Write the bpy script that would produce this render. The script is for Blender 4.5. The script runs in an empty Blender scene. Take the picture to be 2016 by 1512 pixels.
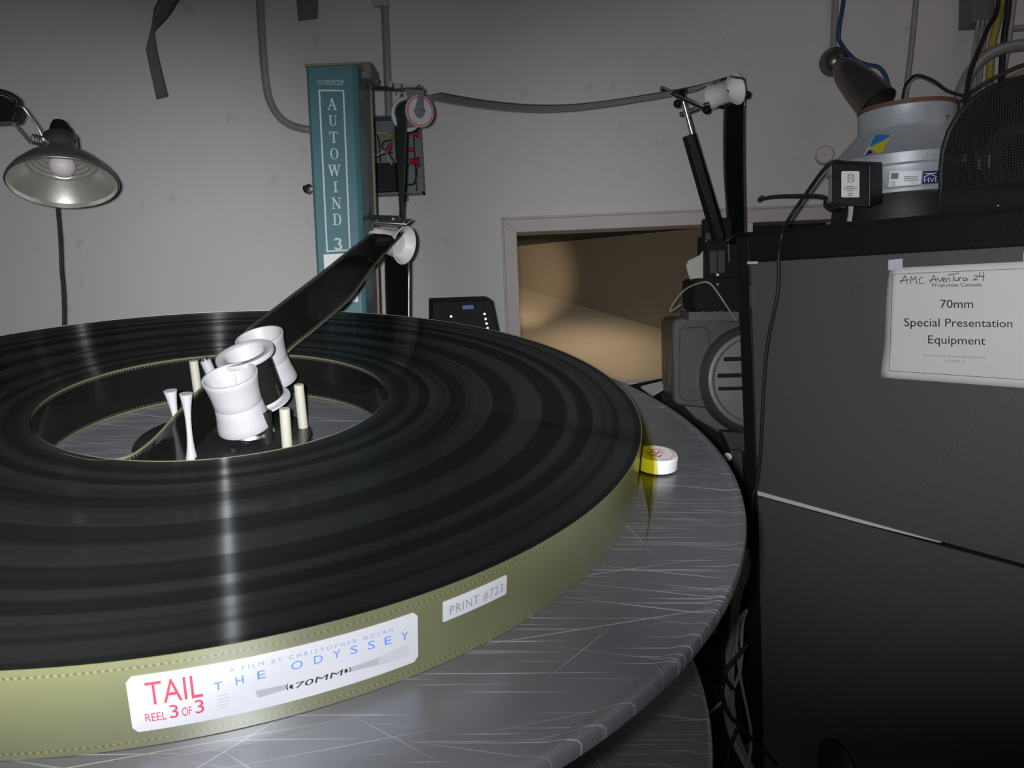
import bpy, bmesh, math, random
from mathutils import Vector, Matrix
random.seed(7)
SC = bpy.context.scene
COL = SC.collection
V = Vector

# ------------------------------------------------------------------ camera
F_PX = 1478.92
CAM = V((0, 0, 1.45))
def axes(pitch, roll):
    cp, sp, cr, sr = math.cos(pitch), math.sin(pitch), math.cos(roll), math.sin(roll)
    fwd = V((0, cp, -sp)); up0 = V((0, sp, cp)); r0 = V((1, 0, 0))
    return cr * r0 + sr * up0, -sr * r0 + cr * up0, fwd
RT, UP, FW = axes(math.radians(7), -0.042)
cam_d = bpy.data.cameras.new('camera'); cam = bpy.data.objects.new('camera', cam_d); COL.objects.link(cam)
cam_d.sensor_width = 36; cam_d.lens = 36 * F_PX / 2016; cam_d.clip_start = 0.02
cam.matrix_world = Matrix(((RT.x, UP.x, -FW.x, CAM.x), (RT.y, UP.y, -FW.y, CAM.y), (RT.z, UP.z, -FW.z, CAM.z), (0, 0, 0, 1)))
SC.camera = cam
# ------------------------------------------------------------------ world, lights, exposure
W = bpy.data.worlds.new('world'); SC.world = W; W.use_nodes = True
W.node_tree.nodes['Background'].inputs[0].default_value = (0.8, 0.86, 1, 1)
W.node_tree.nodes['Background'].inputs[1].default_value = 0.03
SC.view_settings.view_transform = 'Standard'; SC.view_settings.look = 'None'
SC.view_settings.exposure = 0; SC.view_settings.gamma = 1
def ray(px, py): return FW * F_PX + RT * (px - 1008) - UP * (py - 756)
def P(px, py, d): return CAM + ray(px, py) * (d / F_PX)
def PY(px, py, Y):
    r = ray(px, py); return CAM + r * ((Y - CAM.y) / r.y)
def lamp(name, kind, loc, target, energy, color, radius, size=None, blend=1.0):
    l = bpy.data.lights.new(name, kind); l.energy = energy; l.color = color
    if kind == 'SPOT':
        l.spot_size = size; l.spot_blend = blend; l.shadow_soft_size = radius
    elif kind == 'AREA':
        l.shape = 'DISK'; l.size = radius * 2
    else: l.shadow_soft_size = radius
    o = bpy.data.objects.new(name, l); COL.objects.link(o)
    d = (V(target) - V(loc)).normalized()
    o.rotation_euler = d.to_track_quat('-Z', 'Y').to_euler(); o.location = loc
    return o
FLASH = CAM - RT * 0.030 + UP * 0.012
for aim, pw, half in (((130, 700), 108, 27.5), ((800, 540), 44, 27), ((1680, 500), 62, 33), ((440, 1260), 20, 51)):   # phone flash, with spots added to shape its brightness over the scene
    lamp('phone_flash_and_added_spots', 'SPOT', FLASH, P(*aim, 1.2), pw, (0.97, 0.98, 1.0), 0.012, math.radians(2 * half), 1.0)
lamp('far_booth_light', 'AREA', (1.9, 1.2, 2.75), (1.5, 2.5, 1.9), 0.8, (1.0, 0.72, 0.5), 0.5)

# ------------------------------------------------------------------ the tilted platter frame
CX, CY, RO, RI, RP = -0.3891, 0.95413, 0.558, 0.2193, 0.6867
HT = 0.32908; FH = 0.070
dR, dU, dF = axes(0.30308, 0.0314)
def outer3(a, b): return Matrix([[a[i] * b[j] for j in range(3)] for i in range(3)])
M3 = outer3(RT, dR) + outer3(UP, dU) + outer3(FW, dF)
DM = Matrix.Translation(CAM + M3 @ V((CX, CY, -HT - FH))) @ M3.to_4x4()
DMI = DM.inverted()
def dw(x, y, z): return DM @ V((x, y, z))
def D(px, py, z):                       # platter-frame point of a pixel's ray at height z
    o = DMI @ CAM; r = DMI.to_3x3() @ ray(px, py); return o + r * ((z - o.z) / r.z)
def DC(px, py, R):                      # ray against the reel's outer wall -> (angle, height)
    o = DMI @ CAM; r = DMI.to_3x3() @ ray(px, py)
    a = r.x**2 + r.y**2; b = 2 * (o.x * r.x + o.y * r.y); c = o.x**2 + o.y**2 - R * R
    t = (-b - math.sqrt(max(0, b * b - 4 * a * c))) / (2 * a); p = o + r * t
    return math.atan2(p.y, p.x), p.z
def Dup(p0, px, py, L=None):            # point on a pixel's ray that stands most upright over p0
    o = DMI @ CAM; r = (DMI.to_3x3() @ ray(px, py)).normalized(); z = V((0, 0, 1)); w = o - p0
    b = r.dot(z); d = r.dot(w); e = z.dot(w); t = (b * e - d) / (1 - b * b); return o + r * t

# ------------------------------------------------------------------ materials
def new_mat(name):
    m = bpy.data.materials.new(name); m.use_nodes = True
    nt = m.node_tree; b = nt.nodes['Principled BSDF']; return m, nt, b
def N(nt, t, **kw):
    n = nt.nodes.new(t)
    for k, v in kw.items(): setattr(n, k, v)
    return n
def L(nt, a, b): nt.links.new(a, b)
def math_n(nt, op, a, b=None, c=None):
    n = N(nt, 'ShaderNodeMath', operation=op)
    for i, x in enumerate((a, b, c)):
        if x is None: continue
        if isinstance(x, (int, float)): n.inputs[i].default_value = x
        else: L(nt, x, n.inputs[i])
    return n.outputs[0]
def mixc(nt, f, a, b):
    n = N(nt, 'ShaderNodeMix', data_type='RGBA')
    if isinstance(f, (int, float)): n.inputs[0].default_value = f
    else: L(nt, f, n.inputs[0])
    for i, x in ((6, a), (7, b)):
        if isinstance(x, tuple): n.inputs[i].default_value = (*x, 1)
        else: L(nt, x, n.inputs[i])
    return n.outputs[2]
def mat(name, col, rough=0.5, metal=0.0, var=0.12, scale=30, bump=0.0, **kw):
    m, nt, b = new_mat(name)
    tc = N(nt, 'ShaderNodeTexCoord'); ns = N(nt, 'ShaderNodeTexNoise'); ns.inputs['Scale'].default_value = scale
    ns.inputs['Detail'].default_value = 4; L(nt, tc.outputs['Object'], ns.inputs['Vector'])
    lo = tuple(c * (1 - var) for c in col); hi = tuple(min(1, c * (1 + var)) for c in col)
    L(nt, mixc(nt, ns.outputs['Fac'], lo, hi), b.inputs['Base Color'])
    L(nt, math_n(nt, 'MULTIPLY_ADD', ns.outputs['Fac'], rough * 0.3, rough * 0.85), b.inputs['Roughness'])
    b.inputs['Metallic'].default_value = metal
    for k, v in kw.items(): b.inputs[k].default_value = v
    if bump:
        bp = N(nt, 'ShaderNodeBump'); bp.inputs['Strength'].default_value = bump; bp.inputs['Distance'].default_value = 0.002
        L(nt, ns.outputs['Fac'], bp.inputs['Height']); L(nt, bp.outputs[0], b.inputs['Normal'])
    return m
M = {}
M['white'] = mat('white_nylon', (0.80, 0.80, 0.80), 0.45, var=0.03, **{'Subsurface Weight': 0.0})
M['nylon'] = mat('white_roller_nylon', (0.275, 0.275, 0.285), 0.5, var=0.03, **{'Specular IOR Level': 0.3})
M['ivory'] = mat('ivory_nylon', (0.30, 0.295, 0.245), 0.5, var=0.05)
M['black'] = mat('black_plastic', (0.010, 0.010, 0.011), 0.5, **{'Specular IOR Level': 0.18})
M['blackmatte'] = mat('black_matte', (0.011, 0.011, 0.012), 0.7, **{'Specular IOR Level': 0.2})
M['blackmetal'] = mat('black_metal', (0.010, 0.010, 0.011), 0.36, **{'Specular IOR Level': 0.25})
M['chrome'] = mat('bright_steel', (0.62, 0.60, 0.57), 0.28, 1.0, var=0.05)
M['steel'] = mat('dull_steel', (0.36, 0.35, 0.34), 0.45, 1.0)
M['galv'] = mat('galvanised_steel', (0.50, 0.53, 0.57), 0.42, 0.4, scale=60)
M['emt'] = mat('conduit_steel', (0.36, 0.36, 0.37), 0.36, 0.45)
M['teal'] = mat('teal_paint', (0.060, 0.165, 0.185), 0.45, var=0.06, **{'Coat Weight': 0.15})
M['greypaint'] = mat('grey_paint', (0.12, 0.125, 0.125), 0.5)
M['darkgrey'] = mat('dark_grey_paint', (0.055, 0.055, 0.058), 0.5)
M['boxgrey'] = mat('box_grey', (0.15, 0.17, 0.19), 0.5)
M['olive'] = mat('aged_brass_edge', (0.20, 0.18, 0.11), 0.6)
M['paper'] = mat('white_paper', (0.74, 0.73, 0.74), 0.8, var=0.02)
M['label'] = mat('label_white', (0.68, 0.69, 0.74), 0.45, var=0.01, **{'Coat Weight': 1.0, 'Coat Roughness': 0.46, 'Coat IOR': 1.8})
M['ink'] = mat('black_ink', (0.03, 0.03, 0.035), 0.6)
M['inkgrey'] = mat('grey_ink', (0.30, 0.30, 0.33), 0.6)
M['inkpale'] = mat('pale_grey_ink', (0.45, 0.45, 0.50), 0.6)
M['inkred'] = mat('red_ink', (0.62, 0.075, 0.13), 0.5)
M['inkblue'] = mat('blue_ink', (0.14, 0.30, 0.80), 0.5)
M['inkslate'] = mat('slate_blue_ink', (0.28, 0.36, 0.60), 0.5)
M['letter'] = mat('pale_teal_print', (0.50, 0.58, 0.60), 0.6)
M['red'] = mat('red_plastic', (0.34, 0.025, 0.04), 0.45)
M['redring'] = mat('red_rubber', (0.52, 0.13, 0.15), 0.5)
M['yellow'] = mat('yellow_insulation', (0.34, 0.27, 0.05), 0.5)
M['wirewhite'] = mat('white_insulation', (0.5, 0.49, 0.45), 0.5)
M['bluecable'] = mat('blue_insulation', (0.02, 0.06, 0.16), 0.45)
M['rubber'] = mat('black_rubber', (0.012, 0.012, 0.012), 0.55)
M['cable'] = mat('grey_cable', (0.30, 0.285, 0.255), 0.45)
M['tape'] = mat('grey_cloth_tape', (0.105, 0.105, 0.10), 0.75, scale=200)
M['motor'] = mat('grey_casting', (0.105, 0.105, 0.105), 0.42, 0.1, bump=0.1)
M['clear'] = None
def m_wall():
    m, nt, b = new_mat('painted_drywall')
    tc = N(nt, 'ShaderNodeTexCoord'); ns = N(nt, 'ShaderNodeTexNoise'); ns.inputs['Scale'].default_value = 2.2; ns.inputs['Detail'].default_value = 6
    L(nt, tc.outputs['Object'], ns.inputs['Vector'])
    n2 = N(nt, 'ShaderNodeTexNoise'); n2.inputs['Scale'].default_value = 17; n2.inputs['Detail'].default_value = 3; L(nt, tc.outputs['Object'], n2.inputs['Vector'])
    c = mixc(nt, ns.outputs['Fac'], (0.565, 0.54, 0.53), (0.635, 0.615, 0.61))
    smudge = math_n(nt, 'MULTIPLY', math_n(nt, 'SMOOTH_MIN', math_n(nt, 'MAXIMUM', math_n(nt, 'SUBTRACT', n2.outputs['Fac'], 0.66), 0.0), 0.1, 0.02), 3.0)
    L(nt, mixc(nt, smudge, c, (0.25, 0.24, 0.24)), b.inputs['Base Color'])
    b.inputs['Roughness'].default_value = 0.75
    n3 = N(nt, 'ShaderNodeTexNoise'); n3.inputs['Scale'].default_value = 120; L(nt, tc.outputs['Object'], n3.inputs['Vector'])
    bp = N(nt, 'ShaderNodeBump'); bp.inputs['Strength'].default_value = 0.12; bp.inputs['Distance'].default_value = 0.002
    L(nt, n3.outputs['Fac'], bp.inputs['Height']); L(nt, bp.outputs[0], b.inputs['Normal'])
    return m
M['wall'] = m_wall()
M['trim'] = mat('trim_paint', (0.50, 0.46, 0.44), 0.6, scale=8, var=0.1)
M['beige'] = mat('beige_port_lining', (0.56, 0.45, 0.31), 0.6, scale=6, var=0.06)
M['beigeshaded'] = mat('shaded_port_beige', (0.17, 0.13, 0.085), 0.6, scale=6, var=0.06)  # beige lining darkened in its colour to stand for shade on the side wall
M['floor'] = mat('grey_floor', (0.16, 0.155, 0.15), 0.6, scale=5)
M['panel'] = mat('textured_grey_panel', (0.10, 0.10, 0.106), 0.5, scale=260, var=0.12, bump=0.35)
M['blackpanel'] = mat('textured_black_panel', (0.011, 0.011, 0.012), 0.5, scale=260, bump=0.25, **{'Specular IOR Level': 0.25})
M['plate'] = mat('black_gloss_plate', (0.008, 0.008, 0.008), 0.18)
def m_alu(name, k=1.0):
    m, nt, b = new_mat(name)
    tc = N(nt, 'ShaderNodeTexCoord')
    tot = None
    for i, (ang, sx, sy, th) in enumerate(((8, 2.2, 190, 0.665), (-17, 1.6, 260, 0.68), (-50, 3.0, 240, 0.72), (31, 2.5, 210, 0.72), (-3, 5, 420, 0.63), (72, 3, 300, 0.735), (-12, 1.2, 90, 0.74))):
        mp = N(nt, 'ShaderNodeMapping'); mp.inputs['Rotation'].default_value = (0, 0, math.radians(ang)); L(nt, tc.outputs['Object'], mp.inputs['Vector'])
        mp2 = N(nt, 'ShaderNodeMapping'); mp2.inputs['Scale'].default_value = (sx, sy, 1); mp2.inputs['Location'].default_value = (i * 3.7, i * 11.3, i); L(nt, mp.outputs[0], mp2.inputs['Vector'])
        ns = N(nt, 'ShaderNodeTexNoise'); ns.inputs['Scale'].default_value = 1; ns.inputs['Detail'].default_value = 1.5; L(nt, mp2.outputs[0], ns.inputs['Vector'])
        s = N(nt, 'ShaderNodeMapRange'); s.inputs[1].default_value = th; s.inputs[2].default_value = th + 0.05; L(nt, ns.outputs['Fac'], s.inputs[0])
        tot = s.outputs[0] if tot is None else math_n(nt, 'MAXIMUM', tot, s.outputs[0])
    cl = N(nt, 'ShaderNodeTexNoise'); cl.inputs['Scale'].default_value = 4; cl.inputs['Detail'].default_value = 5; L(nt, tc.outputs['Object'], cl.inputs['Vector'])
    base = mixc(nt, cl.outputs['Fac'], (0.185 * k, 0.19 * k, 0.208 * k), (0.285 * k, 0.29 * k, 0.312 * k))
    tot = math_n(nt, 'MULTIPLY', tot, math_n(nt, 'MULTIPLY_ADD', cl.outputs['Fac'], 1.3, -0.25))
    tot = math_n(nt, 'MINIMUM', math_n(nt, 'MAXIMUM', tot, 0.0), 0.5)
    L(nt, mixc(nt, tot, base, (0.75, 0.75, 0.74)), b.inputs['Base Color'])
    L(nt, math_n(nt, 'MULTIPLY_ADD', cl.outputs['Fac'], 0.14, 0.26), b.inputs['Roughness'])
    L(nt, math_n(nt, 'MULTIPLY_ADD', tot, -0.6, 0.62), b.inputs['Metallic'])
    return m
M['alu'] = m_alu('scratched_aluminium')
def m_reel():
    """wound film seen on edge: concentric bands, sheen stretched across the windings"""
    m, nt, b = new_mat('film_winding_edges')
    out = nt.nodes['Material Output']
    tc = N(nt, 'ShaderNodeTexCoord'); sp = N(nt, 'ShaderNodeSeparateXYZ'); L(nt, tc.outputs['Object'], sp.inputs[0])
    r = math_n(nt, 'SQRT', math_n(nt, 'ADD', math_n(nt, 'MULTIPLY', sp.outputs[0], sp.outputs[0]), math_n(nt, 'MULTIPLY', sp.outputs[1], sp.outputs[1])))
    def band(k, off, det=2):
        n = N(nt, 'ShaderNodeTexNoise', noise_dimensions='1D'); n.inputs['Scale'].default_value = 1; n.inputs['Detail'].default_value = det
        L(nt, math_n(nt, 'MULTIPLY_ADD', r, k, off), n.inputs['W']); return n.outputs['Fac']
    big = N(nt, 'ShaderNodeMapRange'); big.inputs[1].default_value = 0.44; big.inputs[2].default_value = 0.54; L(nt, band(30, 3.1, 1), big.inputs[0])
    fine = band(900, 1.7, 2)
    f = math_n(nt, 'MULTIPLY', big.outputs[0], math_n(nt, 'MULTIPLY_ADD', fine, 0.5, 0.5))
    dc = mixc(nt, f, (0.0065, 0.007, 0.007), (0.0125, 0.013, 0.0125))
    gc = mixc(nt, f, (0.045, 0.047, 0.049), (0.125, 0.13, 0.135))
    di = N(nt, 'ShaderNodeBsdfDiffuse'); L(nt, dc, di.inputs['Color'])
    gl = N(nt, 'ShaderNodeBsdfAnisotropic'); L(nt, gc, gl.inputs['Color'])
    gl.inputs['Roughness'].default_value = 0.135; gl.inputs['Anisotropy'].default_value = 0.85
    tg = N(nt, 'ShaderNodeTangent', direction_type='RADIAL', axis='Z'); L(nt, tg.outputs[0], gl.inputs['Tangent'])
    gl.inputs['Rotation'].default_value = 0.0
    ad = N(nt, 'ShaderNodeAddShader'); L(nt, di.outputs[0], ad.inputs[0]); L(nt, gl.outputs[0], ad.inputs[1]); L(nt, ad.outputs[0], out.inputs['Surface'])
    return m
M['reel'] = m_reel()
def m_leader():
    m, nt, b = new_mat('olive_leader_film')
    tc = N(nt, 'ShaderNodeTexCoord'); sp = N(nt, 'ShaderNodeSeparateXYZ'); L(nt, tc.outputs['Object'], sp.inputs[0])
    th = math_n(nt, 'MULTIPLY', math_n(nt, 'ARCTAN2', sp.outputs[1], sp.outputs[0]), RO / 0.00475)
    ph = math_n(nt, 'FRACT', th)
    pm = math_n(nt, 'MULTIPLY', math_n(nt, 'GREATER_THAN', ph, 0.25), math_n(nt, 'LESS_THAN', ph, 0.75))
    def row(z0, z1): return math_n(nt, 'MULTIPLY', math_n(nt, 'GREATER_THAN', sp.outputs[2], z0), math_n(nt, 'LESS_THAN', sp.outputs[2], z1))
    rows = math_n(nt, 'ADD', row(0.0045, 0.0062), row(0.0638, 0.0655))
    perf = math_n(nt, 'MULTIPLY', pm, rows)
    ns = N(nt, 'ShaderNodeTexNoise'); ns.inputs['Scale'].default_value = 9; L(nt, tc.outputs['Object'], ns.inputs['Vector'])
    c = mixc(nt, ns.outputs['Fac'], (0.140, 0.146, 0.062), (0.175, 0.182, 0.080))
    c = mixc(nt, rows, c, (0.10, 0.10, 0.035))
    c = mixc(nt, math_n(nt, 'MULTIPLY', perf, 0.5), c, (0.34, 0.33, 0.18))
    L(nt, c, b.inputs['Base Color']); b.inputs['Roughness'].default_value = 0.22
    b.inputs['Coat Weight'].default_value = 1.0; b.inputs['Coat Roughness'].default_value = 0.42; b.inputs['Coat IOR'].default_value = 2.4
    return m
M['leader'] = m_leader()
def m_film(name, core):
    """ribbon film, UV x runs across the 70 mm width, y along it in metres"""
    m, nt, b = new_mat(name)
    uv = N(nt, 'ShaderNodeUVMap'); sp = N(nt, 'ShaderNodeSeparateXYZ'); L(nt, uv.outputs[0], sp.inputs[0])
    e = math_n(nt, 'ABSOLUTE', math_n(nt, 'SUBTRACT', sp.outputs[0], 0.5))
    edge = math_n(nt, 'GREATER_THAN', e, 0.455)
    row = math_n(nt, 'MULTIPLY', math_n(nt, 'GREATER_THAN', e, 0.415), math_n(nt, 'LESS_THAN', e, 0.445))
    ph = math_n(nt, 'FRACT', math_n(nt, 'DIVIDE', sp.outputs[1], 0.00475))
    perf = math_n(nt, 'MULTIPLY', row, math_n(nt, 'LESS_THAN', ph, 0.5))
    c = mixc(nt, edge, core, (0.085, 0.08, 0.05)); c = mixc(nt, math_n(nt, 'MULTIPLY', perf, 0.4), c, (0.12, 0.115, 0.08))
    L(nt, c, b.inputs['Base Color']); b.inputs['Roughness'].default_value = 0.11; b.inputs['Specular IOR Level'].default_value = 0.22
    return m
M['film'] = m_film('print_film', (0.006, 0.006, 0.006))
M['filmgrey'] = m_film('print_film_base_side', (0.045, 0.045, 0.04))
def m_tail():
    m, nt, b = new_mat('yellow_clear_film')
    out = nt.nodes['Material Output']
    tc = N(nt, 'ShaderNodeTexCoord'); ns = N(nt, 'ShaderNodeTexNoise'); ns.inputs['Scale'].default_value = 20; L(nt, tc.outputs['Object'], ns.inputs['Vector'])
    t = N(nt, 'ShaderNodeBsdfTransparent'); L(nt, mixc(nt, ns.outputs['Fac'], (0.50, 0.48, 0.06), (0.62, 0.60, 0.10)), t.inputs[0])
    g = N(nt, 'ShaderNodeBsdfGlossy'); g.inputs['Color'].default_value = (0.9, 0.9, 0.75, 1); g.inputs['Roughness'].default_value = 0.12
    mx = N(nt, 'ShaderNodeMixShader'); mx.inputs[0].default_value = 0.07
    L(nt, t.outputs[0], mx.inputs[1]); L(nt, g.outputs[0], mx.inputs[2]); L(nt, mx.outputs[0], out.inputs['Surface'])
    return m
M['tail'] = m_tail()
def m_mesh():
    m, nt, b = new_mat('perforated_black_sheet')
    out = nt.nodes['Material Output']
    uv = N(nt, 'ShaderNodeUVMap'); sp = N(nt, 'ShaderNodeSeparateXYZ'); L(nt, uv.outputs[0], sp.inputs[0])
    x = math_n(nt, 'SUBTRACT', math_n(nt, 'FRACT', math_n(nt, 'DIVIDE', sp.outputs[0], 0.0046)), 0.5)
    y = math_n(nt, 'SUBTRACT', math_n(nt, 'FRACT', math_n(nt, 'DIVIDE', sp.outputs[1], 0.0046)), 0.5)
    d = math_n(nt, 'ADD', math_n(nt, 'MULTIPLY', x, x), math_n(nt, 'MULTIPLY', y, y))
    hole = math_n(nt, 'LESS_THAN', d, 0.085)
    b.inputs['Base Color'].default_value = (0.016, 0.017, 0.019, 1); b.inputs['Roughness'].default_value = 0.4
    t = N(nt, 'ShaderNodeBsdfTransparent'); mx = N(nt, 'ShaderNodeMixShader'); L(nt, hole, mx.inputs[0])
    L(nt, b.outputs[0], mx.inputs[1]); L(nt, t.outputs[0], mx.inputs[2]); L(nt, mx.outputs[0], out.inputs['Surface'])
    return m
M['mesh'] = m_mesh()
def m_emit(name, col, s):
    m, nt, b = new_mat(name); b.inputs['Base Color'].default_value = (0.01, 0.02, 0.06, 1)
    b.inputs['Emission Color'].default_value = (*col, 1); b.inputs['Emission Strength'].default_value = s; return m
M['screen'] = m_emit('blue_display', (0.05, 0.16, 0.6), 0.22)
M['shade'] = mat('spun_aluminium', (0.30, 0.30, 0.285), 0.38, 0.85, var=0.05)
M['reflector'] = mat('polished_aluminium', (0.66, 0.65, 0.60), 0.3, 0.75, var=0.05)
M['bulb'] = mat('frosted_bulb', (0.62, 0.58, 0.56), 0.5, var=0.02)
M['spotlamp'] = mat('brushed_nickel', (0.19, 0.17, 0.15), 0.36, 0.9, var=0.05)
M['clearplastic'] = mat('milky_wheel', (0.46, 0.47, 0.50), 0.3, var=0.05)
M['stickblue'] = mat('sticker_blue', (0.03, 0.22, 0.55), 0.4)
M['stickyellow'] = mat('sticker_yellow', (0.62, 0.58, 0.02), 0.4)
M['sticknavy'] = mat('sticker_navy', (0.012, 0.016, 0.10), 0.4)
M['portblack'] = mat('black_port_paint', (0.012, 0.010, 0.008), 0.8)
M['copper'] = mat('rusty_rim', (0.13, 0.065, 0.035), 0.7)

# ------------------------------------------------------------------ mesh building
def catmull(pts, n=8):
    pts = [V(p) for p in pts]
    if len(pts) < 3: return pts
    out = []
    for i in range(len(pts) - 1):
        p0 = pts[i - 1] if i else pts[0] * 2 - pts[1]; p1, p2 = pts[i], pts[i + 1]
        p3 = pts[i + 2] if i + 2 < len(pts) else pts[-1] * 2 - pts[-2]
        for k in range(n):
            t = k / n
            out.append(0.5 * ((2 * p1) + (p2 - p0) * t + (2 * p0 - 5 * p1 + 4 * p2 - p3) * t * t + (3 * p1 - p0 - 3 * p2 + p3) * t**3))
    out.append(pts[-1]); return out
def perp(a):
    a = a.normalized(); u = a.cross(V((0, 0, 1)))
    if u.length < 1e-3: u = a.cross(V((1, 0, 0)))
    u.normalize(); return u, a.cross(u).normalized()
class MB:
    def __init__(s): s.bm = bmesh.new(); s.uvs = None
    def poly(s, pts):
        return s.bm.faces.new([s.bm.verts.new(p) for p in pts])
    def prism(s, pts, off):
        a = [s.bm.verts.new(V(p)) for p in pts]; b = [s.bm.verts.new(V(p) + V(off)) for p in pts]; n = len(a)
        s.bm.faces.new(a); s.bm.faces.new(b[::-1])
        for i in range(n): s.bm.faces.new((a[i], b[i], b[(i + 1) % n], a[(i + 1) % n]))
        return s
    def box(s, lo, hi, Mx=None):
        p = [V((x, y, z)) for x, y in ((lo[0], lo[1]), (hi[0], lo[1]), (hi[0], hi[1]), (lo[0], hi[1])) for z in (lo[2],)]
        if Mx is None: Mx = Matrix()
        a = [Mx @ q for q in p]; o = Mx.to_3x3() @ V((0, 0, hi[2] - lo[2])); return s.prism(a, o)
    def lathe(s, p0, axis, prof, seg=48, close=False):
        """prof: (radius, distance along axis)"""
        p0 = V(p0); a = V(axis).normalized(); u, w = perp(a); rings = []
        for r, t in prof:
            c = p0 + a * t
            if r < 1e-6: rings.append([s.bm.verts.new(c)]); continue
            rings.append([s.bm.verts.new(c + u * (r * math.cos(2 * math.pi * k / seg)) + w * (r * math.sin(2 * math.pi * k / seg))) for k in range(seg)])
        prs = list(zip(rings, rings[1:])) + ([(rings[-1], rings[0])] if close else [])
        for A, B in prs:
            for k in range(seg):
                k2 = (k + 1) % seg
                if len(A) == 1 and len(B) == 1: continue
                if len(A) == 1: s.bm.faces.new((A[0], B[k2], B[k]))
                elif len(B) == 1: s.bm.faces.new((A[k], A[k2], B[0]))
                else: s.bm.faces.new((A[k], A[k2], B[k2], B[k]))
        return s
    def cyl(s, p0, p1, r0, r1=None, seg=24):
        p0, p1 = V(p0), V(p1); r1 = r0 if r1 is None else r1; Ln = (p1 - p0).length
        return s.lathe(p0, p1 - p0, [(0, 0), (r0, 0), (r1, Ln), (0, Ln)], seg)
    def tube(s, pts, r, seg=10, n=8, smooth=True):
        ps = catmull(pts, n) if smooth else [V(p) for p in pts]
        rings = []; u = None
        for i, p in enumerate(ps):
            t = (ps[min(i + 1, len(ps) - 1)] - ps[max(i - 1, 0)]).normalized()
            if u is None: u, w = perp(t)
            else:
                u = (u - t * u.dot(t)).normalized(); w = t.cross(u)
            rings.append([s.bm.verts.new(p + (u * math.cos(2 * math.pi * k / seg) + w * math.sin(2 * math.pi * k / seg)) * r) for k in range(seg)])
        for A, B in zip(rings, rings[1:]):
            for k in range(seg): s.bm.faces.new((A[k], A[(k + 1) % seg], B[(k + 1) % seg], B[k]))
        s.bm.faces.new(rings[0][::-1]); s.bm.faces.new(rings[-1]); return s
    def sphere(s, c, r, sc=(1, 1, 1), seg=20):
        mt = Matrix.Translation(V(c)) @ Matrix.Diagonal((r * sc[0], r * sc[1], r * sc[2], 1))
        bmesh.ops.create_uvsphere(s.bm, u_segments=seg, v_segments=seg // 2, radius=1, matrix=mt); return s
    def ribbon(s, A, B, nw=4):
        """film ribbon between two edge polylines"""
        uvl = s.bm.loops.layers.uv.verify(); rows = []; d = 0; prev = None
        for a, b in zip(A, B):
            a, b = V(a), V(b); mid = (a + b) / 2
            if prev is not None: d += (mid - prev).length
            prev = mid
            rows.append(([s.bm.verts.new(a.lerp(b, k / nw)) for k in range(nw + 1)], d))
        for (R0, d0), (R1, d1) in zip(rows, rows[1:]):
            for k in range(nw):
                f = s.bm.faces.new((R0[k], R0[k + 1], R1[k + 1], R1[k]))
                for lp, uv in zip(f.loops, ((k / nw, d0), ((k + 1) / nw, d0), ((k + 1) / nw, d1), (k / nw, d1))): lp[uvl].uv = uv
        return s
    def grid2(s, f, us, vs):
        rows = [[s.bm.verts.new(f(u, v)) for u in us] for v in vs]
        for A, B in zip(rows, rows[1:]):
            for k in range(len(us) - 1): s.bm.faces.new((A[k], A[k + 1], B[k + 1], B[k]))
        return s
    def flat(s, tris, f):                   # tris: [(verts2d, faces)] mapped through f(x, y)
        for vs, fs in tris:
            bv = [s.bm.verts.new(f(x, y)) for x, y in vs]
            for fc in fs:
                try: s.bm.faces.new([bv[i] for i in fc])
                except ValueError: pass
        return s
def world_of(o):
    m = o.matrix_basis.copy()
    while o.parent: o = o.parent; m = o.matrix_basis @ m
    return m
def tag(o, label, cat, group=None):
    o['label'] = label; o['category'] = cat
    if group: o['group'] = group
    return o
def build(name, mb, mt, parent=None, label=None, cat=None, group=None, kind=None, bevel=0, solid=0, frame=None, angle=35, flip=True):
    bm = mb.bm
    if flip: bmesh.ops.recalc_face_normals(bm, faces=bm.faces)
    if parent is not None: mw = world_of(parent)
    elif frame is not None: mw = frame
    else:
        xs = [v.co.x for v in bm.verts]; ys = [v.co.y for v in bm.verts]; zs = [v.co.z for v in bm.verts]
        mw = Matrix.Translation(((min(xs) + max(xs)) / 2, (min(ys) + max(ys)) / 2, min(zs)))
    bm.transform(mw.inverted())
    me = bpy.data.meshes.new(name); bm.to_mesh(me); bm.free()
    for p in me.polygons: p.use_smooth = True
    me.set_sharp_from_angle(angle=math.radians(angle))
    me.materials.append(M[mt] if isinstance(mt, str) else mt)
    o = bpy.data.objects.new(name, me); COL.objects.link(o)
    if parent is not None: o.parent = parent
    else: o.matrix_basis = mw
    if bevel:
        b = o.modifiers.new('bevel', 'BEVEL'); b.width = bevel; b.segments = 2; b.limit_method = 'ANGLE'; b.angle_limit = math.radians(40)
    if solid:
        b = o.modifiers.new('solid', 'SOLIDIFY'); b.thickness = solid; b.offset = 0
    if cat: tag(o, label, cat, group)
    elif label: o['label'] = label
    if kind: o['kind'] = kind
    return o
def thing(name, loc, label, cat, group=None, mw=None):
    o = bpy.data.objects.new(name, None); COL.objects.link(o); o.empty_display_size = 0.05
    o.matrix_basis = mw if mw is not None else Matrix.Translation(V(loc))
    return tag(o, label, cat, group)
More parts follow.
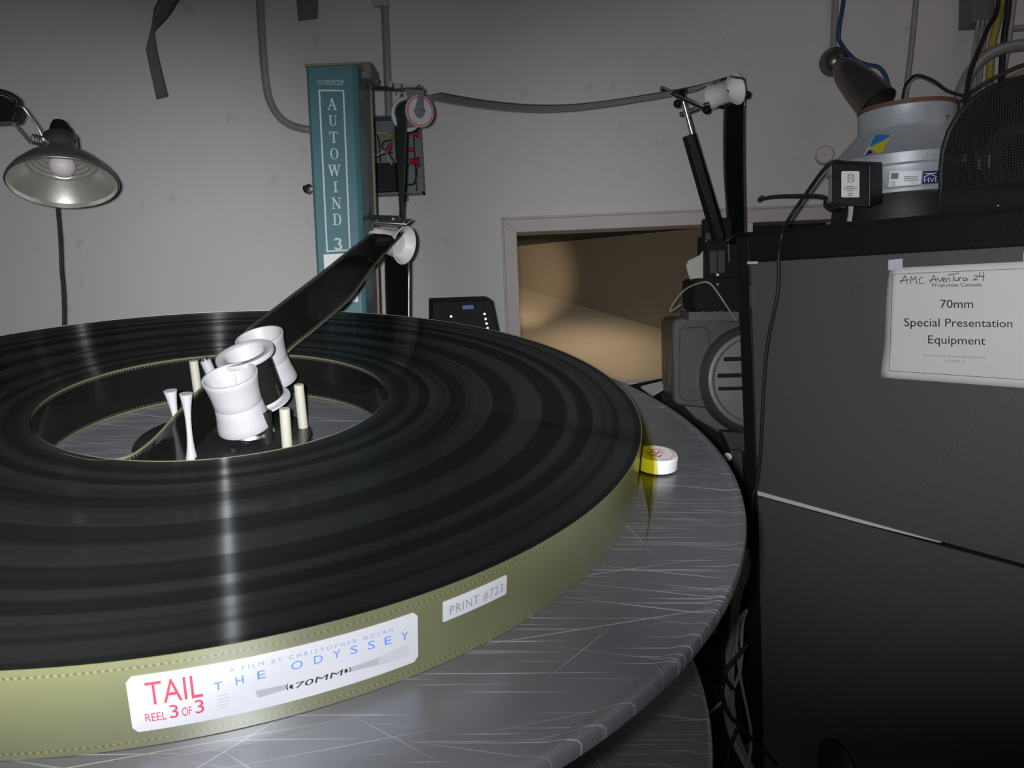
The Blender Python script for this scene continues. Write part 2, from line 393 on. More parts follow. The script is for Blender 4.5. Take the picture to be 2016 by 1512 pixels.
# ---- flat lettering
def text_tris(s, spacing=1.0):
    cu = bpy.data.curves.new('lettering', 'FONT'); cu.body = s; cu.size = 1; cu.space_character = spacing; cu.resolution_u = 3
    ob = bpy.data.objects.new('lettering', cu); COL.objects.link(ob)
    dg = bpy.context.evaluated_depsgraph_get(); me = bpy.data.meshes.new_from_object(ob.evaluated_get(dg))
    vs = [(v.co.x, v.co.y) for v in me.vertices]; fs = [tuple(p.vertices) for p in me.polygons]
    bpy.data.objects.remove(ob); bpy.data.curves.remove(cu); bpy.data.meshes.remove(me)
    return vs, fs
def cap_h(): 
    v, _ = text_tris('H'); return max(y for _, y in v) - min(y for _, y in v)
CAPH = cap_h()
def text_fit(s, x0, x1, y0, cap, spacing=1.0, slant=0.0, dy=0.0):
    """text from x0 to x1, baseline y0 (dy = rise over the run), capital height cap"""
    vs, fs = text_tris(s, spacing); a = min(x for x, _ in vs); b = max(x for x, _ in vs); k = cap / CAPH
    return [( x0 + (x - a) / (b - a) * (x1 - x0) + slant * y * k, y0 + y * k + dy * (x - a) / (b - a)) for x, y in vs], fs
def strokes(lines, w):
    out = []
    for ln in lines:
        for (x0, y0), (x1, y1) in zip(ln, ln[1:]):
            d = math.hypot(x1 - x0, y1 - y0) or 1e-9; nx, ny = -(y1 - y0) / d * w / 2, (x1 - x0) / d * w / 2
            ex, ey = (x1 - x0) / d * w * 0.3, (y1 - y0) / d * w * 0.3
            out.append(([(x0 + nx - ex, y0 + ny - ey), (x0 - nx - ex, y0 - ny - ey), (x1 - nx + ex, y1 - ny + ey), (x1 + nx + ex, y1 + ny + ey)], [(0, 1, 2, 3)]))
    return out
def rect2(x0, y0, x1, y1): return ([(x0, y0), (x1, y0), (x1, y1), (x0, y1)], [(0, 1, 2, 3)])
def rrect2(x0, y0, x1, y1, r, n=5):
    pts = []
    for cx, cy, a0 in ((x1 - r, y1 - r, 0), (x0 + r, y1 - r, 90), (x0 + r, y0 + r, 180), (x1 - r, y0 + r, 270)):
        pts += [(cx + r * math.cos(math.radians(a0 + 90 * k / n)), cy + r * math.sin(math.radians(a0 + 90 * k / n))) for k in range(n + 1)]
    return pts

# ================================================================== SETTING
YW = 2.5
def wall_pt(px, py, y=YW): return PY(px, py, y)
o1 = [wall_pt(1027, 460), wall_pt(1020, 770), wall_pt(1450, 770), wall_pt(1462, 437)]
x0, x1 = (o1[0].x + o1[1].x) / 2, (o1[2].x + o1[3].x) / 2
ztop = (o1[0].z + o1[3].z) / 2; zbot = wall_pt(1240, 754).z
x2, x3 = wall_pt(1482, 440).x, wall_pt(1662, 430).x
WT = 0.14
mb = MB()
for lo, hi in (((-3.2, YW, 0), (x0, YW + WT, 3.2)), ((x0, YW, ztop), (x3, YW + WT, 3.2)), ((x3, YW, 0), (3.4, YW + WT, 3.2)), ((x0, YW, 0), (x3, YW + WT, zbot)), ((x1, YW, zbot), (x2, YW + WT, ztop))):
    mb.box(lo, hi)
build('wall_back', mb, 'wall', kind='structure')
build('floor', MB().box((-3.2, -1.2, -0.05), (3.4, YW, 0)), 'floor', kind='structure')
# casing round the ports
tw = 0.042; td = 0.012
mb = MB()
def mitre(a, b, c, d): mb.prism([a, b, c, d], (0, td, 0))
yt = YW - td
mitre(V((x0 - tw, yt, zbot)), V((x0, yt, zbot)), V((x0, yt, ztop)), V((x0 - tw, yt, ztop + tw)))
mitre(V((x0 - tw, yt, ztop + tw)), V((x0, yt, ztop)), V((x3, yt, ztop)), V((x3 + tw, yt, ztop + tw)))
mitre(V((x3, yt, zbot)), V((x3 + tw, yt, zbot)), V((x3 + tw, yt, ztop + tw)), V((x3, yt, ztop)))
mb.box((x0 - tw - 0.008, YW - 0.02, zbot), (x0 - tw, YW, ztop + tw + 0.006)); mb.box((x0 - tw - 0.008, YW - 0.02, ztop + tw), (x3 + tw, YW, ztop + tw + 0.007))
build('trim_1', mb, 'trim', kind='structure', bevel=0.002)
# the port behind the opening: sloping floor board, oblique side wall, black lining
yb = YW + WT
fl = [V((x0 - 0.02, yb, zbot)), V((x1 + 0.04, yb, zbot)), PY(1475, 698, yb + 0.14), PY(1015, 565, yb + 0.95)]
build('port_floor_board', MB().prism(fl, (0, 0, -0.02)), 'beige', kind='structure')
a, b = fl[2], fl[3]
wl = [a, b, V((b.x, b.y, ztop + 0.5)), V((a.x, a.y, ztop + 0.5))]
build('wall_port_side', MB().prism(wl, (0.02, 0.02, 0)), 'beigeshaded', kind='structure')
mb = MB()
mb.box((x0 - 0.04, yb, zbot - 0.02), (x0 - 0.02, yb + 1.0, ztop + 0.5)); mb.box((x0 - 0.04, yb, ztop + 0.02), (x3 + 0.1, yb + 1.0, ztop + 0.04))
mb.box((x2 - 0.02, yb + 0.16, zbot - 0.02), (x3 + 0.1, yb + 0.18, ztop + 0.02))
mb.box((x3 + 0.02, yb, zbot), (x3 + 0.04, yb + 0.17, ztop + 0.02))
build('port_lining', mb, 'portblack', kind='structure')
lamp('port_light', 'SPOT', V((PY(1180, 600, yb + 0.2).x, yb + 0.15, ztop)), V((PY(1150, 600, yb + 0.2).x, yb + 0.2, zbot)), 3.7, (1.0, 0.84, 0.63), 0.03, math.radians(112), 1.0)
lamp('port_floor_light', 'SPOT', V((x0 + 0.03, yb + 0.06, zbot + 0.22)), PY(1030, 535, yb + 0.9), 22, (1.0, 0.84, 0.63), 0.02, math.radians(44), 1.0)

# ================================================================== PLATTERS AND REEL
def platter(z, label):
    t = thing('platter', (0, 0, 0), label, 'platter', 'round aluminium platter decks', DM @ Matrix.Translation((0, 0, z)))
    prof = [(0.0, 0), (0.6718, 0), (0.6735, 0.0008), (0.680, 0.0024), (0.6848, 0.0012), (0.6867, -0.003), (0.6867, -0.012), (0.682, -0.016), (0, -0.016)]
    mb = MB(); mb.lathe(dw(0, 0, z), DM.to_3x3() @ V((0, 0, 1)), prof, 180); build('deck', mb, 'alu', t, angle=25)
    mb = MB(); mb.lathe(dw(0, 0, z - 0.07), DM.to_3x3() @ V((0, 0, 1)), [(0, 0), (0.11, 0), (0.14, 0.054), (0, 0.054)], 40); build('hub', mb, 'darkgrey', t)
    return t
platter(0, 'upper scratched aluminium platter deck carrying the big film reel')
platter(-0.35, 'lower scratched aluminium platter deck beneath the upper one, empty')
ZA = DM.to_3x3() @ V((0, 0, 1))
reel = thing('film_reel', (0, 0, 0), 'huge black wound film reel with olive outer wrap lying on the upper platter', 'film reel', mw=DM)
prof = [(RI, 0.070)]
r = RI; z = 0.070
while r < RO - 0.0015:
    dr = random.choice((0.006, 0.011, 0.017, 0.026)); r2 = min(r + dr, RO - 0.001); nz = 0.070 + random.uniform(-0.0002, 0.0002)
    prof += [(r + 0.0012, nz), (r2, nz)]; r = r2
prof += [(RO - 0.001, 0.069), (RO - 0.001, 0.0005), (RI, 0.0005)]
mb = MB(); mb.lathe(dw(0, 0, 0), ZA, prof, 240, close=True); build('wound_film', mb, 'reel', reel)
mb = MB(); mb.lathe(dw(0, 0, 0), ZA, [(RO - 0.0008, 0.0006), (RO, 0.0006), (RO, 0.0708), (RO - 0.0008, 0.0708)], 240, close=True); build('leader_wrap', mb, 'leader', reel, label='olive clear leader wrapped round the outside')
mb = MB()
ring = [2 * math.pi * k / 180 for k in range(181)]
mb.ribbon([dw((RI - 0.0006) * math.cos(t), (RI - 0.0006) * math.sin(t), 0.0708) for t in ring], [dw((RI - 0.0006) * math.cos(t), (RI - 0.0006) * math.sin(t), 0.0008) for t in ring], 6)
build('inner_wrap', mb, 'film', reel, label='glossy black innermost turn')
# loose tail with its swallow cut end
mb = MB()
th0 = DC(1243, 760, RO)[0]; tip = D(1283, 900, 0.07); th_s = math.atan2(*D(1225, 758, 0.07).yx)
pts = []
tA = math.atan2(D(1238, 775, 0.07).y, D(1238, 775, 0.07).x)
s0 = V((RO + 0.001) * 1.0 * V((math.cos(tA), math.sin(tA), 0)))
def D2(px, py, z=0.07): q = D(px, py, z); return V((q.x, q.y, 0))
path = catmull([s0, D2(1262, 822), D2(1276, 862), D2(1287, 905), D2(1287, 932), D2(1281, 958)], 10)
# a ribbon standing on its edge; the last stretch is notched by a V
K = len(path); nw = 8; ln = [0]
for p, q in zip(path, path[1:]): ln.append(ln[-1] + (q - p).length)
def at_len(d):
    for i in range(K - 1):
        if ln[i + 1] >= d: return path[i].lerp(path[i + 1], (d - ln[i]) / max(1e-9, ln[i + 1] - ln[i]))
    return path[-1]
uvl = mb.bm.loops.layers.uv.verify(); rows = []
nt_ = 0.030
for j in range(41):
    row = []
    for k in range(nw + 1):
        w = k / nw; tot = ln[-1] - nt_ * (1 - abs(w - 0.5) * 2)
        p = at_len(tot * j / 40); row.append(mb.bm.verts.new(dw(p.x, p.y, 0.001 + w * 0.0692)))
    rows.append(row)
for A, B in zip(rows, rows[1:]):
    for k in range(nw): mb.bm.faces.new((A[k], A[k + 1], B[k + 1], B[k]))
build('loose_tail', mb, 'tail', reel, label='yellow see-through film tail with swallow cut end')
# reel labels
def cyl_label(corn, name, parent):
    (ta, za), (tb, zb), (tc, zc), (td_, zd) = [DC(*c, RO) for c in corn]      # TL TR BR BL
    t0, t1 = (ta + td_) / 2, (tb + tc) / 2; z1, z0 = (za + zb) / 2, (zc + zd) / 2
    return t0, t1, z0, z1
def on_reel(off):
    return lambda s, z: dw((RO + off) * math.cos(s / RO), (RO + off) * math.sin(s / RO), z)
def label_mesh(t0, t1, z0, z1, r, off=0.0006):
    s0, s1 = t0 * RO, t1 * RO
    o = rrect2(s0, z0, s1, z1, r); mb = MB(); n = 60
    f, fb = on_reel(off), on_reel(0.0001)
    cols = []
    for i in range(n + 1):
        s = s0 + (s1 - s0) * i / n; e = min(s - s0, s1 - s); ins = 0
        if e < r: ins = r - math.sqrt(max(0, r * r - (r - e)**2))
        cols.append([mb.bm.verts.new(g(s, zz)) for g, zz in ((f, z0 + ins), (f, z1 - ins), (fb, z1 - ins), (fb, z0 + ins))])
    for A, B in zip(cols, cols[1:]):
        for a_, b_ in ((0, 1), (1, 2), (2, 3), (3, 0)): mb.bm.faces.new((A[a_], A[b_], B[b_], B[a_]))
    mb.bm.faces.new(cols[0]); mb.bm.faces.new(cols[-1][::-1]); return mb
t0, t1, z0, z1 = cyl_label([(246, 1334), (821, 1203), (823, 1300), (263, 1441)], 'reel_label', reel)
LB = build('reel_label', label_mesh(t0, t1, z0, z1, 0.004), 'label', reel, label='large white label printed with the reel title')
Z7 = lambda x, y: (240 + x / 3.36, 1190 + y / 3.36)
def rl(x, y): t, z = DC(*Z7(x, y), RO); return t * RO, z
def rtext(mb, s, bl, br, tl, spacing=1.0, slant=0.0):
    a, b, c = rl(*bl), rl(*br), rl(*tl)
    mb.flat([text_fit(s, a[0], b[0], a[1], c[1] - a[1], spacing, slant, b[1] - a[1])], on_reel(0.0011))
mb = MB()
rtext(mb, 'TAIL', (170, 662), (538, 602), (130, 515)); rtext(mb, 'REEL', (160, 770), (300, 752), (152, 718))
rtext(mb, '3', (322, 745), (380, 738), (318, 660)); rtext(mb, 'OF', (402, 733), (468, 722), (400, 676)); rtext(mb, '3', (490, 716), (548, 704), (486, 630))
build('red_lettering', mb, 'inkred', LB, flip=False)
mb = MB()
for ch, x, w in (('T', 612, 56), ('H', 755, 52), ('E', 898, 52), ('O', 1120, 76), ('D', 1270, 58), ('Y', 1392, 56), ('S', 1510, 48), ('S', 1625, 46), ('E', 1735, 46), ('Y', 1842, 50)):
    yb_ = 568 - (x - 612) * (568 - 237) / (1842 - 612); rtext(mb, ch, (x, yb_), (x + w, yb_ - w * 0.27), (x, yb_ - 53))
build('blue_lettering', mb, 'inkblue', LB, flip=False)
mb = MB(); rtext(mb, 'A FILM BY CHRISTOPHER NOLAN', (712, 442), (1790, 172), (712, 414), 1.6); build('slate_lettering', mb, 'inkslate', LB, flip=False)
mb = MB(); rtext(mb, '70MM', (1142, 552), (1452, 462), (1140, 516), 1.0, 0.25)
def rpoly(mb, pts): mb.flat([([rl(*p) for p in pts], [tuple(range(len(pts)))])], on_reel(0.0011))
rpoly(mb, [(1112, 528), (1132, 522), (1126, 537), (1134, 550), (1114, 552), (1104, 540)]); rpoly(mb, [(1470, 425), (1488, 420), (1494, 432), (1486, 444), (1470, 448)])
rpoly(mb, [(1090, 522), (1098, 520), (1092, 540), (1100, 558), (1092, 560), (1084, 541)]); rpoly(mb, [(1498, 412), (1505, 410), (1514, 424), (1508, 440), (1500, 442), (1507, 425)])
build('dark_lettering', mb, 'ink', LB, flip=False)
mb = MB(); rpoly(mb, [(1512, 410), (1700, 345), (1690, 395), (1515, 438)])
for k in range(6): rpoly(mb, [(1690, 347 + k * 9), (1892, 256 + k * 15), (1892, 260 + k * 15), (1690, 351 + k * 9)])
build('grey_ornament', mb, 'inkpale', LB, flip=False)
mb = MB(); rpoly(mb, [(880, 566), (1085, 524), (1085, 556), (900, 612)])
for k in range(5): rpoly(mb, [(630, 600 + k * 21), (705 + (0, 20, 5, 0, -5)[k], 583 + k * 21), (705 + (0, 20, 5, 0, -5)[k], 587 + k * 21), (630, 604 + k * 21)])
build('grey_ornament', mb, 'inkpale', LB, flip=False)
t0, t1, z0, z1 = cyl_label([(870, 1187), (996, 1131), (997, 1168), (873, 1224)], 'print_label', reel)
LP = build('print_label', label_mesh(t0, t1, z0, z1, 0.0006), 'label', reel, label='small white label with the print number')
mb = MB()
a, b, c = DC(884, 1208, RO), DC(988, 1165, RO), DC(884, 1191, RO)
zz = (a[1] + b[1]) / 2
mb.flat([text_fit('PRINT #723', a[0] * RO, b[0] * RO, zz, c[1] - a[1], 1.15)], on_reel(0.0011)); build('dark_lettering', mb, 'inkgrey', LP, flip=False)

# white magnet cap on the platter
c = D(1290, 921, 0.0); cc = V((c.x, c.y, 0)); rc = (D(1331, 919, 0.01) - D(1290, 921, 0.01)).length
cap = thing('magnet_cap', (0, 0, 0), 'round white cap with red lettering sitting on the rim of the upper platter', 'cap', mw=DM @ Matrix.Translation(cc))
mb = MB(); mb.lathe(dw(cc.x, cc.y, 0.0025), ZA, [(0, 0), (rc * 0.97, 0), (rc, 0.001), (rc, 0.016), (rc - 0.002, 0.0185), (0, 0.0185)], 48); build('body', mb, 'white', cap)
mb = MB(); mb.lathe(dw(cc.x, cc.y, 0), ZA, [(0, 0), (rc * 0.92, 0), (rc * 0.92, 0.003), (0, 0.003)], 40); build('magnet', mb, 'black', cap)
mb = MB(); capf = lambda x, y: dw(cc.x + x, cc.y + y, 0.0213)
def arc_text(mb, s, rad, a0, a1, cp, f):
    vs, fs = text_tris(s, 1.1); xa = min(x for x, _ in vs); xb = max(x for x, _ in vs); k = cp / CAPH; out = []
    for x, y in vs:
        an = a0 + (a1 - a0) * (x - xa) / (xb - xa); rr = rad - (cp - y * k) + cp; out.append(((rad + y * k - cp) * math.cos(an), (rad + y * k - cp) * math.sin(an)))
    mb.flat([(out, fs)], f)
arc_text(mb, 'PRODUCTS', rc * 0.88, math.radians(30), math.radians(-80), 0.0048, capf)
mb.flat(strokes([[(-0.014, 0.007), (-0.009, -0.002), (-0.005, 0.006), (0.0, -0.003), (0.004, 0.006), (0.010, 0.0)], [(-0.013, -0.004), (-0.008, -0.012), (-0.004, -0.005), (0.001, -0.014), (0.005, -0.006)], [(-0.010, 0.012), (-0.004, 0.010), (0.004, 0.014), (0.010, 0.010)]], 0.0022), capf)
build('red_lettering', mb, 'inkred', cap, flip=False)

# centre unit with rollers and guide posts
brain = thing('payout_unit', (0, 0, 0), 'black round payout unit with white rollers and posts in the middle of the reel', 'film payout unit', mw=DM)
rb = D(611, 868, 0.012).xy.length * 0.98
mb = MB(); mb.lathe(dw(0, 0, 0), ZA, [(0, 0), (rb, 0), (rb, 0.010), (rb - 0.002, 0.012), (0, 0.012)], 96); build('base_plate', mb, 'plate', brain)
mb = MB(); mb.lathe(dw(0.0, 0.0, 0.012), ZA, [(0, 0), (rb * 0.78, 0), (rb * 0.78, 0.006), (rb * 0.76, 0.007), (0, 0.007)], 72); build('upper_plate', mb, 'blackmetal', brain)
def W3(p): return DM @ p
def roller(name, pb, pt_, prof, seg=64, lab=None):
    a, b = W3(pb), W3(pt_); L_ = (b - a).length
    mb = MB(); mb.lathe(a, b - a, [(r_, t_ * L_) for r_, t_ in prof], seg, close=True)
    return build(name, mb, 'nylon', brain, label=lab, angle=50)
def lean(b_, px, py):
    t_ = Dup(b_, px, py); tc = (DMI @ CAM - t_).normalized(); return t_ + tc * 0.012
FL = [(0.030, 0.0), (0.0345, 0.0), (0.0352, 0.02), (0.0335, 0.14), (0.0312, 0.3), (0.0300, 0.46), (0.0298, 0.465), (0.0304, 0.48), (0.0303, 0.6), (0.0315, 0.75), (0.0335, 0.9), (0.0350, 0.985), (0.0345, 1.0), (0.0322, 1.0), (0.031, 0.97), (0.024, 0.62), (0.010, 0.5), (0.010, 0.3)]
p0 = D(483, 838, 0.040); p1 = lean(p0, 452, 739); fr = roller('front_roller', p0, p1, FL, lab='flared white roller nearest the front')
q0 = D(519, 793, 0.050); q1 = lean(q0, 481, 694)
mid = roller('middle_roller', q0, q1, [(0.026, 0), (0.037, 0), (0.0385, 0.02), (0.038, 0.05), (0.031, 0.06), (0.0305, 0.10), (0.0285, 0.12), (0.0285, 0.90), (0.0385, 0.915), (0.0395, 0.95), (0.0385, 1.0), (0.0285, 1.0), (0.026, 0.97), (0.018, 0.5), (0.010, 0.4)], lab='flanged white roller with black film wound on it')
a, b = W3(q0), W3(q1); L_ = (b - a).length
mb = MB(); mb.lathe(a, b - a, [(0.0288, 0.12 * L_), (0.0308, 0.12 * L_), (0.0308, 0.88 * L_), (0.0288, 0.88 * L_)], 64, close=True); build('wrapped_film', mb, 'plate', mid, label='black film wound on the roller')
u0 = D(540, 750, 0.055); u1 = lean(u0, 510, 662); roller('back_roller', u0, u1, FL, lab='flared white roller at the back')
# ribs inside the front roller's mouth
mb = MB(); a, b = W3(p0), W3(p1); ax = (b - a).normalized(); uu, vv = perp(ax)
for k in range(5):
    an = 2 * math.pi * k / 5; dr_ = uu * math.cos(an) + vv * math.sin(an)
    mb.tube([a + ax * 0.036 + dr_ * 0.008, a + ax * 0.066 + dr_ * 0.0275], 0.0011, 6, smooth=False)
build('ribs', mb, 'nylon', fr)
# arms carrying the rollers
for e in (p0, q0, u0):
    mb = MB(); mb.cyl(dw(e.x, e.y, 0.012), W3(e), 0.010); build('roller_shaft', mb, 'blackmetal', brain)
mb = MB(); mb.lathe(W3(p0 + V((0.004, 0.004, -0.012))), ZA, [(0, 0), (0.030, 0), (0.032, 0.002), (0.030, 0.006), (0, 0.006)], 40); build('clear_disc', mb, 'chrome', brain)
for x, y, h_, r_ in ((527, 880, 0.05, 0.008), (460, 897, 0.012, 0.006)):
    b_ = D(x, y, 0.012); mb = MB(); mb.cyl(W3(b_), W3(b_ + V((0, 0, h_))), r_); build('stud', mb, 'blackmetal', brain)
def post(bp, tp, zb_, H, r, mt='ivory', name='guide_post', lab=None):
    b_ = D(*bp, zb_); t_ = Dup(b_, *tp, H); mb = MB(); a, b = W3(b_), W3(t_); L_ = (b - a).length
    mb.lathe(a, b - a, [(0, 0), (r, 0), (r, L_ - 0.001), (r - 0.001, L_), (0, L_)], 28); return build(name, mb, mt, brain, label=lab)
post((566, 886), (560, 804), 0.012, 0.068, 0.0068); post((597, 841), (588, 757), 0.012, 0.075, 0.0068); post((392, 790), (381, 710), 0.012, 0.075, 0.0066)
b_ = D(420, 745, 0.055); t_ = Dup(b_, 404, 709, 0.032)
pp = post((420, 745), (404, 709), 0.055, 0.032, 0.0078, 'nylon', 'small_roller', 'short tilted white roller with a metal screw on top')
mb = MB(); d_ = (t_ - b_).normalized(); mb.cyl(W3(t_), W3(t_ + d_ * 0.004), 0.0045); build('screw_head', mb, 'chrome', pp)
mb = MB(); mb.cyl(W3(D(424, 770, 0.012)), W3(b_), 0.004); build('small_roller_shaft', mb, 'steel', brain)
def concave(bp, tp, H, mt='nylon'):
    b_ = D(*bp, 0.012); t_ = Dup(b_, *tp, H); a, b = W3(b_), W3(t_); L_ = (b - a).length; pr = [(0, 0)]
    for k in range(17):
        t = k / 16; pr.append((0.0033 + 0.0046 * abs(2 * t - 1)**2.2, t * L_))
    pr.append((0, L_)); mb = MB(); mb.lathe(a, b - a, pr, 28)
    return build('hourglass_post', mb, mt, brain, label='white post pinched to a slim waist')
concave((378, 909), (366, 775), 0.098); concave((362, 905), (335, 769), 0.105)
# film running from the reel's inside to the front roller
tops = catmull([D(120, 892, 0.0705), D(185, 905, 0.0705), D(250, 897, 0.0705), D(297, 866, 0.073), D(335, 826, 0.078), D(368, 790, 0.083), D(412, 746, 0.092), D(428, 742, 0.100)], 8)
axd = (p1 - p0).normalized()
A = [W3(t_) for t_ in tops]; B = []
for i, t_ in enumerate(tops):
    f_ = max(0, min(1, (i / len(tops) - 0.35) / 0.6)); dv = V((0, 0, -1)).lerp(-axd, f_).normalized(); B.append(W3(t_ + dv * 0.0695))
build('film_strand', MB().ribbon(A, B, 6), 'film', label='black film strand curving from inside the reel up to the front white roller', cat='film', solid=0.0004)

# ================================================================== AUTOWIND TOWER
YT = 1.86
tower = thing('film_tower', PY(664, 610, YT) * 1, 'tall teal tower with white vertical lettering behind the reel', 'film tower')
tower.matrix_basis = Matrix.Translation((PY(664, 610, YT).x, YT + 0.09, 0))
def tw_pt(f, py, y=YT):          # f across the face 0..1
    xl = 600.5 + (py - 129) * 0.0535; xr = 702 + (py - 129) * 0.0375; return PY(xl + (xr - xl) * f, py, y)
pl, pr_, ql, qr = tw_pt(0, 129), tw_pt(1, 129), tw_pt(0, 612), tw_pt(1, 612)
def down(a, b): t = (0 - a.z) / (b.z - a.z); return a + (b - a) * t
bl, br = down(pl, ql), down(pr_, qr)
ch = 0.010
def col_section(L_, R_):
    z = (L_.z + R_.z) / 2
    return [V((L_.x, YT + ch, z)), V((L_.x + ch * 0.6, YT, z)), V((R_.x - ch, YT, z)), V((R_.x, YT + ch, z)), V((R_.x, YT + 0.10, z)), V((L_.x, YT + 0.10, z))]
S0, S1 = col_section(bl, br), col_section(pl, pr_)
mb = MB(); va = [mb.bm.verts.new(p) for p in S0]; vb = [mb.bm.verts.new(p) for p in S1]
mb.bm.faces.new(va); mb.bm.faces.new(vb[::-1])
for i in range(6): mb.bm.faces.new((va[i], va[(i + 1) % 6], vb[(i + 1) % 6], vb[i]))
build('face_cover', mb, 'teal', tower, label='teal front cover', bevel=0.002)
mb = MB()
def slab(xo0, xo1, y0, y1, zt=None):
    a0, a1 = (bl, pl), (br, pr_)
    def sec(L_, R_, z): return [V((L_.x + xo0, y0, z)), V((R_.x + xo1, y0, z)), V((R_.x + xo1, y1, z)), V((L_.x + xo0, y1, z))]
    s0, s1 = sec(bl, br, 0), sec(pl, pr_, S1[0].z); va = [mb.bm.verts.new(p) for p in s0]; vb = [mb.bm.verts.new(p) for p in s1]
    mb.bm.faces.new(va); mb.bm.faces.new(vb[::-1])
    for i in range(4): mb.bm.faces.new((va[i], va[(i + 1) % 4], vb[(i + 1) % 4], vb[i]))
slab(0.004, -0.001, YT + 0.10, YT + 0.175); build('channel', mb, 'greypaint', tower)
mb = MB(); slab(0.0, 0.004, YT + 0.175, YT + 0.19); build('back_flange', mb, 'olive', tower)
zt_ = S1[0].z
build('top_cap', MB().prism([V((pl.x - 0.001, YT - 0.001, zt_)), V((pr_.x, YT - 0.001, zt_)), V((pr_.x + 0.006, YT + 0.03, zt_)), V((pr_.x + 0.006, YT + 0.19, zt_)), V((pl.x - 0.001, YT + 0.19, zt_))], (0, 0, 0.006)), 'olive', tower)
# lettering on the face
def face_map(px, py): return PY(px, py, YT - 0.0012)
mb = MB()
def pxflat(mb, tris, f=face_map): mb.flat([([(x, y) for x, y in vs], fs) for vs, fs in tris], lambda x, y: f(x, y))
def text_px(s, bl_, br_, cap, spacing=1.0):       # text laid along a line of picture points on one plane
    vs, fs = text_fit(s, 0, 1, 0, 1, spacing); dx, dy = br_[0] - bl_[0], br_[1] - bl_[1]
    up = (0.04 * cap, -cap)
    return [(bl_[0] + dx * x + up[0] * y * 0, bl_[1] + dy * x + up[1] * y) for x, y in vs], fs
pxflat(mb, [text_px('CHRISTIE', (625, 162.5), (678, 163.5), 5.2)])
pxflat(mb, strokes([[(624, 165.2), (674, 166.2)]], 1.2))
fr_ = [(628.5, 178), (676, 178.5), (689, 492), (644, 495)]
for i_ in range(4): pxflat(mb, strokes([[fr_[i_], fr_[(i_ + 1) % 4]]], 3.2), lambda x, y: PY(x, y, YT - 0.0012 - i_ * 0.00005))
def arc_st(cx, cy, rx, ry, a0, a1, w0, w1, n=14):   # arc whose width swells between w0 and w1 at the sides
    vs, fs = [], []
    for k in range(n + 1):
        a = math.radians(a0 + (a1 - a0) * k / n); w = w0 + (w1 - w0) * abs(math.cos(a))
        vs += [(cx + (rx) * math.cos(a), cy + ry * math.sin(a)), (cx + (rx - w) * math.cos(a), cy + (ry - w * 0.55) * math.sin(a))]
    for k in range(n): fs.append((2 * k, 2 * k + 1, 2 * k + 3, 2 * k + 2))
    return vs, fs
TH, TN = 0.19, 0.07
GL = {
 'A': strokes([[(0.12, 0.03), (0.5, 0.98)], [(0.27, 0.36), (0.68, 0.36)], [(0.0, 0.03), (0.27, 0.03)], [(0.68, 0.03), (1.0, 0.03)]], TN) + strokes([[(0.5, 0.93), (0.84, 0.05)]], TH),
 'U': strokes([[(0.80, 0.97), (0.80, 0.36)], [(0.02, 0.97), (0.42, 0.97)], [(0.64, 0.97), (0.98, 0.97)]], TN) + strokes([[(0.22, 0.97), (0.22, 0.34)]], TH) + [arc_st(0.475, 0.34, 0.36, 0.34, 180, 360, 0.08, 0.14)],
 'T': strokes([[(0.03, 0.96), (0.97, 0.96)], [(0.04, 0.98), (0.04, 0.72)], [(0.96, 0.98), (0.96, 0.72)], [(0.3, 0.03), (0.7, 0.03)]], TN) + strokes([[(0.5, 0.94), (0.5, 0.05)]], TH),
 'O': [arc_st(0.5, 0.5, 0.48, 0.5, 0, 360, 0.07, 0.2, 28)],
 'W': strokes([[(0.27, 0.08), (0.50, 0.93)], [(0.72, 0.08), (0.93, 0.95)], [(-0.06, 0.97), (0.24, 0.97)], [(0.32, 0.97), (0.62, 0.97)], [(0.80, 0.97), (1.06, 0.97)]], TN) + strokes([[(0.08, 0.95), (0.27, 0.06)], [(0.50, 0.95), (0.72, 0.06)]], TH * 0.85),
 'I': strokes([[(0.24, 0.03), (0.76, 0.03)], [(0.24, 0.97), (0.76, 0.97)]], TN) + strokes([[(0.5, 0.95), (0.5, 0.05)]], TH),
 'N': strokes([[(0.15, 0.03), (0.15, 0.97)], [(0.85, 0.03), (0.85, 0.97)], [(0.0, 0.03), (0.3, 0.03)], [(0.7, 0.97), (1, 0.97)], [(0, 0.97), (0.2, 0.97)]], TN) + strokes([[(0.18, 0.94), (0.82, 0.06)]], TH),
 'D': strokes([[(0.04, 0.03), (0.5, 0.03)], [(0.04, 0.97), (0.5, 0.97)]], TN) + strokes([[(0.22, 0.95), (0.22, 0.05)]], TH) + [arc_st(0.47, 0.5, 0.48, 0.505, -90, 90, 0.07, 0.2)],
 '3': [arc_st(0.46, 0.73, 0.44, 0.27, -90, 165, 0.22, 0.30), arc_st(0.46, 0.27, 0.50, 0.28, -165, 90, 0.22, 0.32)],
}
for ch_, cx_, cy_, w, h in (('A', 653.5, 204.5, 18, 23), ('U', 655.5, 238, 17, 21), ('T', 657, 270, 17, 22), ('O', 658, 302.5, 17, 22), ('W', 658.5, 335.5, 22, 22), ('I', 660.5, 368, 17, 21), ('N', 662.5, 400, 18, 22), ('D', 664, 432, 18, 22), ('3', 666, 480, 17, 24)):
    for i_, (vs, fs) in enumerate(GL[ch_]): pxflat(mb, [([(cx_ + (x - 0.5) * w - (y - 0.5) * h * 0.045, cy_ - (y - 0.5) * h) for x, y in vs], fs)], lambda x, y: PY(x, y, YT - 0.0012 - i_ * 0.00005))
build('lettering', mb, 'letter', tower, flip=False)
